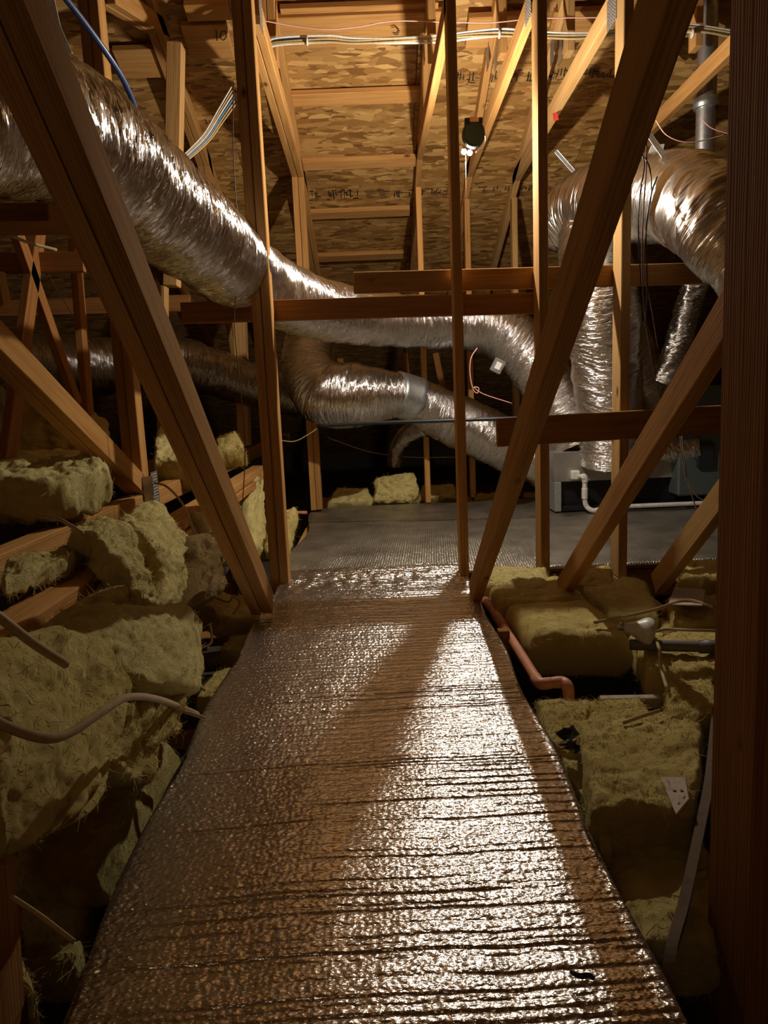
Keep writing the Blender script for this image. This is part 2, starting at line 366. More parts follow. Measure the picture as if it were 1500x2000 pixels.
# printed grade marks on the sheets (flat ink)
def ink_marks(x0, x1, y, h, n, off=-.002, hatch=()):
    """strokes printed in a row on the roof sheet between two photo columns"""
    rng = random.Random(int(x0)); V, Fc = [], []
    a, b_ = on_roof(x0, y), on_roof(x1, y)
    ax = Vector((1, 0, 0)); ay = Vector((0, 1, -ROOF_M)).normalized(); nn = Vector((0, ROOF_M, 1)).normalized()*off
    base = a.copy(); Lx = (b_ - a).x
    def quad(x, yy, w_, h_, sh=0):
        k = len(V); p = base + ax*x + ay*yy + nn
        V.extend([p, p + ax*w_, p + ax*(w_ + sh) + ay*h_, p + ax*sh + ay*h_]); Fc.append((k, k+1, k+2, k+3))
    x = 0
    while x < Lx:
        t = rng.random(); ww = rng.uniform(.004, .010); hh = h*rng.uniform(.45, 1)
        if t < .72: quad(x, (h-hh)*rng.random(), ww, hh, rng.uniform(-.006, .006))
        if t > .45: quad(x, h*rng.random(), rng.uniform(.015, .035), h*.13)
        x += rng.uniform(.010, .026) if rng.random() < .86 else .07
    for hx, hw in hatch:
        s = base.x; pa = on_roof(hx, y).x - s
        for j in range(9):
            quad(pa + j*hw/9*.2, -h*.2 + j*h*1.3/9, hw*(.45 + .55*((j*37) % 5)/4), h*.055, 0)
    return put('printed_mark', mesh_from(V, Fc), I4.copy(), INK, ceil)
ink_marks(600, 702, 372, .11, 0)
ink_marks(770, 800, 372, .08, 0, hatch=((712, .09), (738, .09)))
ink_marks(825, 1045, 368, .08, 0)
ink_marks(875, 1245, 140, .07, 0, hatch=((872, .07), (1150, .07)))
ink_marks(885, 1240, 152, .05, 0)
ink_marks(505, 830, 8, .05, 0)
ink_marks(400, 460, 232, .05, 0, hatch=((500, .07),))

# blocking nailed flat between the top chords
def block(xa, xb, y, wid, drop=.045, mat=WOOD, th_=.038):
    a, b_ = on_roof(xa, y, drop), on_roof(xb, y, drop); Y = (a.y + b_.y)/2; z = roof_z(Y) - drop
    return board('blocking_board', (a.x, Y, z), (b_.x, Y, z), wid, th_, mat, ceil, xdir=(0, 1, -ROOF_M))
for y, wd in ((26, .12), (188, .10), (317, .09), (415, .09), (500, .09)): block(545 + y*.13, 858 - y*.14, y, wd)
block(505, 870, 56, .20, .07); block(362, 450, 78, .22, .06); block(362, 450, 20, .1, .06)
block(912, 1040, 58, .2, .07); block(1075, 1200, 48, .2, .07); block(1230, 1420, 40, .2, .07); block(230, 345, 120, .2, .06)
# the pencilled number on the left block
def pencil(name, strokes, mat, w_=.006):
    V, Fc = [], []
    for (x0, y0), (x1, y1) in strokes:
        a, b_ = on_roof(x0, y0, .107), on_roof(x1, y1, .107); d = (b_ - a).normalized(); nn = d.cross(Vector((0, ROOF_M, 1)).normalized())*w_/2; k = len(V)
        V += [a - nn, a + nn, b_ + nn, b_ - nn]; Fc.append((k, k+1, k+2, k+3))
    return put(name, mesh_from(V, Fc), I4.copy(), mat, ceil)
pencil('pencil_number', [((422, 58), (424, 80)), ((432, 62), (430, 74)), ((430, 74), (436, 79)), ((436, 79), (442, 72)), ((442, 72), (440, 60)), ((440, 60), (432, 62))], INK)
pencil('pencil_mark', [((764, 54), (772, 52)), ((772, 52), (780, 60)), ((780, 60), (776, 68)), ((776, 68), (768, 66))], INK)

# ================================================================== TRUSSES
PLY = .041
def plate(parent, p, w_, h_, side, X, plies):
    """stamped steel gusset plate on the side face of a truss"""
    t = .003; xx = X + side*(PLY*plies/2 + t/2 + .0008)
    pl = box('gusset_plate', (xx - t/2, p.y - w_/2, p.z - h_/2), (xx + t/2, p.y + w_/2, p.z + h_/2), STEEL, parent, bev=0)
    V, Fc = [], []
    for i in range(int(w_/.018)):
        for j in range(int(h_/.014)):
            k = len(V); y0, z0 = p.y - w_/2 + .006 + i*.018, p.z - h_/2 + .004 + j*.014; xs = xx + side*t*.5
            V += [(xs, y0, z0), (xs, y0+.006, z0), (xs, y0+.006, z0+.006), (xs + side*.004, y0+.003, z0+.003)]
            Fc += [(k, k+1, k+3), (k+1, k+2, k+3), (k+2, k, k+3)]
    o = put('tooth', mesh_from(V, Fc), I4.copy(), STEEL, pl); o['kind'] = 'stuff'
def truss(label, X, plies, mat, members, plates=(), chordY=(2.2, 8.5), bottom=(2.72, 6.5, -.03), king=True, post=True, far=None, group=None, pd=.089):
    t = thing('roof_truss', label, 'roof truss', (X, 3.3, 0), group)
    xs = [X] if plies == 1 else [X - PLY/2 - .0015, X + PLY/2 + .0015]
    def mem(name, a, b_, d=.089, m=None):
        a, b_ = Vector(a), Vector(b_)
        for k, x in enumerate(xs):
            e = .004*k
            board(name, (x, a.y - e, a.z + e), (x, b_.y + e, b_.z - e), PLY, d, m or mat, t)
    if chordY: mem('top_chord', (0, chordY[0], roof_z(chordY[0]) - .052), (0, chordY[1], roof_z(chordY[1]) - .052))
    if bottom: mem('bottom_chord', (0, bottom[0], bottom[2] - .0465), (0, bottom[1], bottom[2] - .0465), .089)
    zb = bottom[2] if bottom else 0
    if post: 
        Yp = post if not isinstance(post, bool) else 3.3
        mem('post', (0, Yp, zb + .002), (0, Yp, roof_z(Yp) - .12), pd)
    if king: mem('king_post', (0, 4.17, 2.62), (0, 4.17, roof_z(4.17) - .11))
    if far: mem('far_post', (0, far[0], far[1]), (0, far[0], roof_z(far[0]) - .11))
    for it in members:
        name, (xa, ya), (xb, yb) = it[:3]; d = it[3] if len(it) > 3 else .089
        mem(name, P(xa, ya, X=X), P(xb, yb, X=X), d)
    for (px, py, w_, h_) in plates:
        p = P(px, py, X=X)
        for s in (-1, 1): plate(t, p, w_, h_, s, X, plies)
    return t
XL0, XR0, XR1, XR2, XR3, XL1, XL2 = -.48, .385, .76, 1.12, 1.80, -1.12, -1.72
truss('two-ply pine truss forming the left side of the foil walkway', XL0, 2, WOOD, [
    ('diagonal_web', (513, 1180), (-60, -160)), ('upper_web', (488, 12), (592, 372)),], [(489, 10, .09, .2), (548, 100, .08, .12), (592, 372, .1, .09)], far=(5.45, .02))
truss('single truss with post right of the walkway, behind the big right diagonal', XR0, 1, WOOD, [
    ('diagonal_web', (927, 1160), (1360, -180), .095), ('upper_web', (880, 0), (806, 364))], [(836, 100, .08, .12), (806, 364, .09, .08)], far=(5.6, .02))
truss('truss with brightly lit post beside the lamp, second right of the walkway', XR1, 1, WOOD, [
    ('diagonal_web', (1100, 1150), (1480, 530)), ('upper_web', (1050, -20), (915, 340))], [(1042, 10, .12, .12), (960, 110, .08, .13), (915, 338, .1, .08)], far=(5.75, .02), pd=.115)
truss('third truss right of the walkway, in front of the white drain pipe', XR2, 1, WOOD2, [
    ('diagonal_web', (1285, 1140), (1480, 880)), ('upper_web', (1215, -20), (1006, 350))], [(1205, 20, .12, .12), (1086, 100, .08, .13)], far=(5.75, .02), pd=.115)
tr = [o for o in C.objects if o.name.startswith('roof_truss')][-1]
xm = XR2 - PLY/2 - .0015
pm = [P(a, b_, X=xm) for a, b_ in ((1079, 222), (1088, 219), (1091, 234), (1082, 237))]
put('red_mark', mesh_from(pm, [(0, 1, 2, 3)]), I4.copy(), REDI, tr)
truss('rightmost truss, its web crossing before the metal flue', XR3, 1, WOOD, [
    ('upper_web', (1470, 50), (1235, 285))], [(1303, 105, .1, .16)], far=(5.75, .02), post=False, chordY=(3.8, 8.5))
ZL = .455
truss('two-ply truss left of the big duct, standing on the raised ledge', XL1, 2, WOOD, [
    ('diagonal_web', (262, 945), (-90, 590)), ('level_web', (205, -12), (356, 82)), ('far_diagonal', (370, 150), (480, 790))],
    [(286, 962, .1, .2)], bottom=(.4, 9.0, ZL), king=False, post=3.33)
tl = [o for o in C.objects if o.name.startswith('roof_truss')][-1]
qp = P(287, 962, Y=3.27); gp = box('gusset_plate', (qp.x - .032, 3.268, qp.z - .085), (qp.x + .032, 3.271, qp.z + .075), STEEL, tl, bev=0)
Vt, Ft = [], []
for i in range(6):
    for j in range(14):
        k = len(Vt); x0, z0 = qp.x - .029 + i*.0105, qp.z - .08 + j*.011; Vt += [(x0, 3.267, z0), (x0 + .005, 3.267, z0), (x0 + .0025, 3.262, z0 + .005)]; Ft.append((k, k+1, k+2))
put('tooth', mesh_from(Vt, Ft), I4.copy(), STEEL, gp)['kind'] = 'stuff'
# truss further left
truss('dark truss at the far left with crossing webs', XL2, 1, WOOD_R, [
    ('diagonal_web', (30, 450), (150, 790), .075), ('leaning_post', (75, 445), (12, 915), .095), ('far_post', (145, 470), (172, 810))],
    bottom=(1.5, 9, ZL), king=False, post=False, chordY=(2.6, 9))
# free standing verticals behind the duct
b = board('stud', P(344, 88, Y=4.17), P(336, 560, Y=4.17), .078, .089, WOOD2); tag(b, 'pale double stud rising behind the duct top to the roof', 'stud')
b = board('stud', P(318, 560, Y=4.3), P(318, 930, Y=4.3), .045, .089, WOOD2); tag(b, 'pale stud rising just right of the steel plate on the left ledge', 'stud')
b = board('stud', P(468, 605, Y=5.6), P(478, 870, Y=5.6), .085, .14, WOOD2); tag(b, 'wide double stud just left of the walkway post, under the long brace', 'stud')
b = board('stud', P(-8, 530, Y=2.1), P(6, 600, Y=2.1), .03, .05, WOOD2); tag(b, 'short pale stud end at the left edge of the picture', 'stud')

# lateral braces
def brace(label, a, b_, h, mat, Ya, Yb=None, d=.038):
    o = board('lateral_brace', P(*a, Y=Ya), P(*b_, Y=Yb or Ya), h, d, mat, xdir=(0, 0, 1))
    tag(o, label, 'brace'); return o
brace('upper of two long horizontal braces, starting mid-picture', (690, 553), (1412, 533), .092, WOOD, 3.385)
brace('lower long horizontal brace crossing the left walkway post', (355, 612), (1052, 592), .092, WOOD_R, 3.385, 3.385)
brace('deep horizontal board across the right posts with a rough sawn end', (970, 845), (1425, 818), .125, WOOD_R, 3.2)
brace('dark horizontal board far left behind the long big diagonal', (-60, 605), (372, 592), .11, WOOD_R, 5.2)
brace('short horizontal board at left edge under the big duct', (-60, 515), (165, 512), .1, WOOD_R, 3.9)
brace('horizontal board at left edge carrying the near end of the big duct', (-140, 432), (120, 428), .06, WOOD_R, 2.6, None, .2)
# far studs in the dark
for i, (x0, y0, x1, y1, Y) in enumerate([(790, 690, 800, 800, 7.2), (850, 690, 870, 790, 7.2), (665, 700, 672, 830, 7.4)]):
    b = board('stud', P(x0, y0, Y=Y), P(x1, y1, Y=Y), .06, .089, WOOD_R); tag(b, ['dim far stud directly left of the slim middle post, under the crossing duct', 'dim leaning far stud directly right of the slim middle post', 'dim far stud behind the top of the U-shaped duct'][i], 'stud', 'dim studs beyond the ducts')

# near dark posts at both edges of the picture
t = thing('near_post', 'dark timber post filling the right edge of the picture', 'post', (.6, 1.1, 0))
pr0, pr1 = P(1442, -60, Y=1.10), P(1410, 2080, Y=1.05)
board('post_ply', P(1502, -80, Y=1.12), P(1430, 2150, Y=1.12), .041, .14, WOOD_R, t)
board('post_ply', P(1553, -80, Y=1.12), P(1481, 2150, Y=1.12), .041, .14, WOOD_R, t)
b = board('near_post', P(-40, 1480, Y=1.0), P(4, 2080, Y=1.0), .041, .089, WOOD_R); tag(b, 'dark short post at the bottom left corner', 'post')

# ledge boards (two flat boards stacked) left, and its studs
t = thing('ledge_plate', 'pair of stacked long boards the yellow batts hang over', 'ledge', (-.83, 3, .3))
for zt, xo in ((.375, 0.0), (.322, .012)):
    board('board', (-.83 + xo, 1.0, zt), (-.86 + xo, 5.2, zt), .10, .046, WOOD, t)
for Y in (1.5, 2.1, 2.7, 3.3, 3.9, 4.5): board('stud', (-.86, Y, -.3), (-.86, Y, .295), .038, .08, WOOD_R, t)

# ================================================================== DECKS
def walkway():
    left = [(125, 2010), (215, 1790), (300, 1600), (402, 1400), (470, 1275), (515, 1200), (548, 1146), (560, 1120)]
    right = [(1325, 2010), (1228, 1800), (1150, 1630), (1062, 1440), (1000, 1315), (955, 1215), (915, 1140), (905, 1112)]
    Lp = [P(a, b_, Z=.012) for a, b_ in left]; Rp = [P(a, b_, Z=.012) for a, b_ in right]
    Ys = np.array([p.y for p in Lp]); Xl = np.array([p.x for p in Lp]); Yr = np.array([p.y for p in Rp]); Xr = np.array([p.x for p in Rp])
    y = np.concatenate([np.linspace(.35, 2.0, 760), np.linspace(2.0, 3.47, 420)[1:]]); nx = 190
    xl = np.interp(y, Ys, Xl, left=Xl[0]); xr = np.interp(y, Yr, Xr, left=Xr[0])
    k = np.ones(25)/25; pad = lambda a: np.convolve(np.pad(a, 12, 'edge'), k, 'valid'); xl, xr = pad(xl), pad(xr)
    s = np.linspace(-.085, 1.085, nx)
    SY, S = np.meshgrid(y, s, indexing='ij')
    width = (xr - xl)[:, None]
    Sc = np.clip(S, 0, 1); X = xl[:, None] + width*Sc
    over = np.where(S < 0, S, np.where(S > 1, S - 1, 0))*width      # metres past the edge
    X = X + np.sign(over)*np.minimum(np.abs(over), .012)
    Z = .012 - np.maximum(np.abs(over) - .008, 0)
    # slightly uneven edge line
    X += (np.abs(over) > 0)*.006*np.sin(SY*9)
    # quilted seams across the roll, wandering a little
    rng = np.random.RandomState(5); seams = []; q = .3
    while q < 3.6: seams.append(q); q += rng.uniform(.013, .034)
    seams = np.array(seams); depth = rng.uniform(.25, 1, len(seams))**1.3; x_a = rng.uniform(-.6, .3, len(seams)); x_b = x_a + rng.uniform(.25, 1.4, len(seams))
    P3 = np.stack([X*1.6, SY*1.2, SY*0], -1).reshape(-1, 3)
    wob = (perlin(P3)*.008 + perlin(P3*5 + 3)*.0022).reshape(X.shape) - X*.03 + .03*X**2
    yy = SY + wob
    idx = np.clip(np.searchsorted(seams, yy), 1, len(seams)-1)
    dlo = yy - seams[idx-1]; dhi = seams[idx] - yy
    gap = seams[idx] - seams[idx-1]
    H = np.sqrt(np.clip(dlo*dhi, 0, None))/gap*2*.0026          # pillow between seams
    for dd, ii in ((dlo, idx-1), (dhi, idx)):
        m = depth[ii]*np.clip((X - x_a[ii])*14, 0, 1)*np.clip((x_b[ii] - X)*14, 0, 1)
        H -= m*.0042*np.exp(-(dd/.0017)**2)
    PB = np.stack([X*62, SY*88, SY*0 + 9], -1).reshape(-1, 3)
    H += (perlin(PB)*.00115).reshape(X.shape)
    P4 = np.stack([X*3, SY*2.4, SY*0 + 5], -1).reshape(-1, 3)
    H += (fbm(P4, 3)*.006).reshape(X.shape)
    lip = np.clip((SY - 3.2)/.2, 0, 1); H += .010*lip*lip + (fbm(np.stack([X*14, SY*9, X*0], -1).reshape(-1, 3), 3)*.012).reshape(X.shape)*np.exp(-((SY-3.25)/.16)**2)
    bulge = np.where(X > xl[:, None]*0 + .30, 1, 0)
    Z = Z + H*np.exp(-np.abs(over)*30)
    V = np.stack([X, SY, Z], -1).reshape(-1, 3); n = len(y); faces = []
    ii, jj = np.meshgrid(np.arange(n-1), np.arange(nx-1), indexing='ij'); a = (ii*nx + jj).ravel()
    F4 = np.stack([a, a+1, a+1+nx, a+nx], -1)
    me = bpy.data.meshes.new('m'); me.vertices.add(len(V)); me.vertices.foreach_set('co', V.ravel())
    me.loops.add(F4.size); me.loops.foreach_set('vertex_index', F4.ravel()); me.polygons.add(len(F4))
    me.polygons.foreach_set('loop_start', np.arange(len(F4))*4); me.update(calc_edges=True)
    me.polygons.foreach_set('use_smooth', [True]*len(F4))
    return me, Lp, Rp
me, Lp, Rp = walkway()
t = thing('foil_walkway', 'long silver bubble-foil covered walkway running from the foreground', 'walkway', (0, 2, 0))
put('foil_sheet', me, I4.copy(), BUBBLE, t)
# plywood under the foil
Vp = []
for p in Lp: Vp.append((p.x + .006, p.y, 0))
prof = [(p.x + .03, p.y) for p in Lp] + [(p.x - .03, p.y) for p in reversed(Rp)]
n = len(prof); V = [(x, y, -.002) for x, y in prof] + [(x, y, -.02) for x, y in prof]
put('plywood', mesh_from(V, [tuple(range(n-1, -1, -1)), tuple(range(n, 2*n))] + [(i, (i+1) % n, n+(i+1) % n, n+i) for i in range(n)]), I4.copy(), WOOD, t)
for Y in (.8, 1.35, 1.9, 2.45, 3.0):
    board('cross_joist', (-.40, Y, -.10), (.36, Y, -.10), .04, .15, WOOD_R, t, xdir=(0, 1, 0))

# wide platform beyond
t = thing('foil_platform', 'wide dull foil-faced platform before the air handler', 'platform', (1, 4.6, 0))
YF = P(1200, 1109, Z=.0).y
def deck_mesh():
    nx, ny = 260, 150
    xs = np.linspace(0, 1, nx); ys = np.linspace(0, 1, ny); U, Vv = np.meshgrid(xs, ys)
    ynear = 3.40 + 0*U; yfar = 5.62
    Y = ynear + (yfar - ynear)*Vv
    x0 = -.50 - .03*np.sin(Vv*9) + (0)*Vv; X = x0 + (3.9 - x0)*U
    Z = (fbm(np.stack([X.ravel()*2.2, Y.ravel()*2.2, 0*X.ravel()], -1), 4)*.006).reshape(X.shape) + .004
    V = np.stack([X, Y, Z], -1).reshape(-1, 3)
    rim = V.reshape(ny, nx, 3)[0].copy(); rim[:, 2] = -.012; rim[:, 1] -= .002
    f = [(j*nx+i, j*nx+i+1, (j+1)*nx+i+1, (j+1)*nx+i) for j in range(ny-1) for i in range(nx-1)]
    b0 = len(V); V = np.concatenate([V, rim]); f += [(b0+i, b0+i+1, i+1, i) for i in range(nx-1)]
    return mesh_from(V, f, True)
put('foil_sheet', deck_mesh(), I4.copy(), DECKFOIL, t)
box('plywood', (-.45, 3.405, -.03), (3.9, 5.62, -.014), WOOD_R, t)
board('rim_joist', (.42, 3.45, -.11), (3.9, 3.45, -.11), .14, .038, WOOD_R, t, xdir=(0, 0, 1))
board('rim_joist', (-.45, 5.6, -.11), (3.9, 5.6, -.11), .14, .038, WOOD_R, t, xdir=(0, 0, 1))

# ================================================================== DUCTS
def crinkle(amp=.0095, pitch=32, skew=1.6, big=.012, seed=0):
    def f(U, A, Rr):
        ca, sa = np.cos(A), np.sin(A); Rm = .18
        P1 = np.stack([U*pitch + skew*ca, ca*.8 + seed, sa*.8], -1).reshape(-1, 3)
        P2 = np.stack([U*pitch*.3, ca*1.1 + seed + 7, sa*1.1], -1).reshape(-1, 3)
        P3 = np.stack([U*pitch*2.1 + skew*2*sa, ca*1.6 + seed, sa*1.6], -1).reshape(-1, 3)
        return (ridged(P1, 2)*amp*1.4 + perlin(P2)*big + ridged(P3, 2)*amp*.6).reshape(U.shape)
    return f
def duct(name, label, ctrl, mat=None, parent=None, n=260, seg=110, part=None, **kw):
    c = [pt(a, b_, r, Y=Y) for a, b_, Y, r in ctrl]
    o = tube(part or name, c, mat or FOIL, parent, n=n, seg=seg, disp=crinkle(**kw))
    if label: tag(o, label, 'duct')
    return o
duct('flexible_duct', 'large shiny foil duct sweeping from upper left to centre', [
    (-330, 190, 1.45, .175), (-120, 205, 1.6, .175), (60, 235, 1.85, .175), (190, 305, 2.15, .175), (300, 395, 2.5, .178), (388, 462, 2.9, .178), (462, 525, 3.4, .178), (540, 572, 4.0, .18),
    (630, 605, 4.55, .182), (720, 620, 4.95, .182), (810, 628, 5.15, .18), (900, 632, 5.25, .182), (975, 645, 5.25, .195), (1035, 700, 5.2, .20), (1085, 780, 5.15, .195), (1125, 868, 5.1, .19)], n=900, seed=1, skew=1.6)
duct('flexible_duct', 'tall upright foil duct rising from the air handler behind right posts', [
    (1190, 900, 4.95, .20), (1190, 800, 4.85, .215), (1182, 680, 4.6, .22), (1172, 590, 4.45, .225), (1160, 500, 4.6, .21), (1155, 440, 4.85, .2)], n=360, seed=5, skew=2.2)
duct('flexible_duct', 'fat foil duct bend at upper right, before the metal flue', [
    (1090, 440, 5.1, .20), (1140, 408, 4.9, .235), (1200, 395, 4.55, .24), (1265, 388, 4.1, .225), (1330, 388, 3.6, .21), (1390, 415, 3.05, .195), (1450, 480, 2.9, .18), (1520, 560, 2.85, .17)], FOIL_S, n=300, seed=9, skew=.8)
t = thing('return_duct', 'brassy foil duct curling down in a U under the crossing duct', 'duct', P(650, 760, Y=4.75))
duct('u_bend', None, [(650, 590, 5.55, .165), (608, 650, 5.45, .17), (600, 715, 5.35, .19), (632, 766, 5.25, .225), (692, 773, 5.2, .235), (742, 772, 5.25, .195), (778, 770, 5.3, .16)], None, t, n=330, seg=100, part='bend', seed=12, pitch=34)
tube('collar', [pt(770, 769, .168, Y=5.29), pt(792, 775, .168, Y=5.33), pt(818, 783, .168, Y=5.36)], STEEL, t, seg=48, n=6)
duct('lower', None, [(808, 780, 5.35, .162), (860, 808, 5.4, .19), (930, 840, 5.4, .20), (1000, 876, 5.4, .19), (1050, 905, 5.4, .17), (1100, 930, 5.4, .17)], None, t, n=220, seg=90, part='lower_run', seed=22, pitch=30)
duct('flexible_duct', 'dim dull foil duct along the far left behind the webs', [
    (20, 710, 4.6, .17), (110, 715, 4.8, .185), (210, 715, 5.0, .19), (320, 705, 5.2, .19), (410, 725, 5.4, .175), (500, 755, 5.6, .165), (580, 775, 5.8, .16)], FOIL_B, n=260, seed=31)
duct('flexible_duct', 'short dim duct stub hanging under the lower duct', [(770, 905, 5.9, .06), (778, 870, 5.8, .06), (800, 845, 5.6, .07), (830, 835, 5.5, .07)], FOIL_B, n=60, seg=40, seed=44)
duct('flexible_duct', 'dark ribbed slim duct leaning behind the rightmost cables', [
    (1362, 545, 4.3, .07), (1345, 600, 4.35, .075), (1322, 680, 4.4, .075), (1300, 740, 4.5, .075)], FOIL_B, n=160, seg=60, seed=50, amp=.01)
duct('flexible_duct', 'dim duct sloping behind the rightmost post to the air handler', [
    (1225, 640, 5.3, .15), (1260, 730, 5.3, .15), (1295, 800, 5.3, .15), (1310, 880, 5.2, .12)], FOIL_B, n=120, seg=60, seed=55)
# metal flue
t = thing('metal_flue', 'galvanised round flue pipe rising at upper right to the roof', 'flue', P(1372, 300, Y=4.3))
a = P(1375, 360, Y=4.3); r_ = .052
tube('pipe', [(a.x, a.y, a.z, r_), (a.x, a.y, a.z + .3, r_), (a.x, a.y, roof_z(a.y) - .03, r_)], STEEL, t, seg=28)
tube('collar', [(a.x, a.y, a.z + .40, .066), (a.x, a.y, a.z + .43, .07), (a.x, a.y, a.z + .46, .058)], STEEL, t, seg=28)
tube('joint_ring', [(a.x, a.y, a.z + .12, .054), (a.x, a.y, a.z + .13, .056), (a.x, a.y, a.z + .14, .054)], STEEL, t, seg=28)

# ================================================================== AIR HANDLER
Yh = P(1200, 997, Z=0).y
t = thing('air_handler', 'air handler with grey sheet casing on the foil platform', 'air handler', (1.9, Yh + .3, 0))
def hx(px, z=None, py=None): return P(px, 960, Y=Yh).x
xa, xb, xc = hx(1082), hx(1098), hx(1312)
zt = P(1200, 937, Y=Yh).z; zm = P(1200, 884, Y=Yh).z
box('side_support', (xa, Yh - .02, .012), (xb - .01, Yh + .6, zt), GREYP, t)
box('gap_shade', (xb, Yh + .05, .012), (3.6, Yh + .6, zt), BLACK, t)  # black box standing for the shade in the gap under the casing
box('drain_pan', (xb, Yh - .02, .012), (3.3, Yh + .6, .045), BLACK, t)
box('plenum', (xa, Yh, zt), (xc + .02, Yh + .6, zm + .02), plain('foil_board', (.50, .47, .42), .4, .7, .6, 9), t)
box('cabinet', (xc, Yh - .1, zt - .12), (3.6, Yh + .7, zt + .62), TEAL, t, bev=.012)
box('control_box', (hx(1345), Yh - .13, zt + .08), (hx(1375), Yh - .1, zt + .24), DARKM, t)
box('valve', (hx(1113), Yh - .05, P(1120, 936, Y=Yh).z), (hx(1130), Yh, P(1120, 918, Y=Yh).z), WHITE, t, bev=.008)
box('tape_patch', (hx(1152), Yh - .012, zm - .14), (hx(1187), Yh - .002, zm), GREYP, t, bev=.004)
duct('short_duct', None, [(1290, 885, Yh + .1, .10), (1320, 878, Yh, .10), (1365, 872, Yh - .05, .10)], FOIL_B, t, n=70, seg=50, part='short_duct', seed=60)
# drain pipe
t = thing('drain_pipe', 'white plastic drain trap and pipe along the air handler', 'pipe', P(1150, 980, Y=Yh - .1))
Yd = Yh - .1
tube('trap', [pt(1128, 932, .016, Y=Yh), pt(1138, 931, .017, Y=Yd), pt(1142, 940, .017, Y=Yd), pt(1142, 968, .017, Y=Yd), pt(1145, 988, .017, Y=Yd), pt(1158, 997, .017, Y=Yd - .02), pt(1175, 994, .017, Y=Yd - .02), pt(1200, 990, .017, Y=Yd)], WHITE, t, seg=16)
tube('coupling', [pt(1142, 953, .021, Y=Yd), pt(1142, 967, .021, Y=Yd), pt(1142, 974, .021, Y=Yd)], WHITE, t, seg=16)
tube('elbow', [pt(1136, 931, .021, Y=Yd), pt(1141, 932, .022, Y=Yd), pt(1143, 942, .021, Y=Yd)], WHITE, t, seg=16)
q = P(1200, 990, Y=Yd); tube('run', [(q.x, Yd, q.z, .015), (2.0, Yd, q.z - .0, .015), (2.6, Yd, q.z, .015)], WHITE, t, seg=14)

# ================================================================== THE WORK LIGHT
LP = P(911, 297, Y=3.70)
t = thing('work_light', 'lit clamp-on work light with a dark green housing by the lamp post', 'work light', LP)
dc = P(925, 262, Y=3.57)
def disc(name, c, r, d, mat, parent, sy=1.0):
    bm = bmesh.new(); bmesh.ops.create_cone(bm, cap_ends=True, segments=36, radius1=r, radius2=r*.92, depth=d)
    bmesh.ops.bevel(bm, geom=[e for e in bm.edges if abs(e.verts[0].co.z - e.verts[1].co.z) < 1e-5], offset=d*.2, segments=2, affect='EDGES')
    me = bpy.data.meshes.new('m'); bm.to_mesh(me); bm.free()
    return put(name, me, Matrix.Translation(c) @ Matrix.Rotation(R(90), 4, 'X') @ Matrix.Scale(sy, 4, (0, 1, 0)), mat, parent)
GREEN = plain('dark_green_plastic', (.008, .022, .022), .5)
disc('housing', dc, .055, .04, GREEN, t, 1.15)
box('clip', (dc.x - .02, dc.y - .03, dc.z + .045), (dc.x + .022, dc.y - .022, dc.z + .062), plain('clip_amber', (.4, .22, .08), .4), t)
for s in (-1, 1): box('bracket', (dc.x + s*.03 - .012, dc.y - .015, dc.z + .04), (dc.x + s*.03 + .012, dc.y + .015, dc.z + .068), BLACK, t)
tube('cord', [pt(942, 252, .0028, Y=3.63), pt(949, 272, .0028, Y=3.65), pt(943, 288, .0028, Y=3.64), pt(930, 297, .0028, Y=3.64)], BROWNC, t, seg=7)
tube('neck', [(dc.x - .005, dc.y - .01, dc.z - .05, .007), (LP.x + .006, LP.y - .02, LP.z + .02, .006)], WHITE, t, n=3, seg=10)
tube('pull_cord', [(LP.x - .004, LP.y, LP.z - .012, .0012), (LP.x - .006, LP.y, LP.z - .2, .0012), (LP.x - .004, LP.y, LP.z - .42, .0012)], BROWNC, t, seg=6)
bm = bmesh.new(); bmesh.ops.create_icosphere(bm, subdivisions=2, radius=.013); me = bpy.data.meshes.new('m'); bm.to_mesh(me); bm.free()
for dx in (-.012, .016):
    o = put('bulb', me if dx < 0 else me.copy(), Matrix.Translation(LP + Vector((dx, 0, .002 if dx < 0 else -.004))), LED, t)
lamp('work_light_glow', LP + Vector((0, .0, -.035)), LAMP_W, (1, .92, .80), .022)
lamp('fill_light', (-.5, -1.2, 1.9), FILL_W, (1, .76, .50), .12)  # added fill lamp, lifts the dim foreground

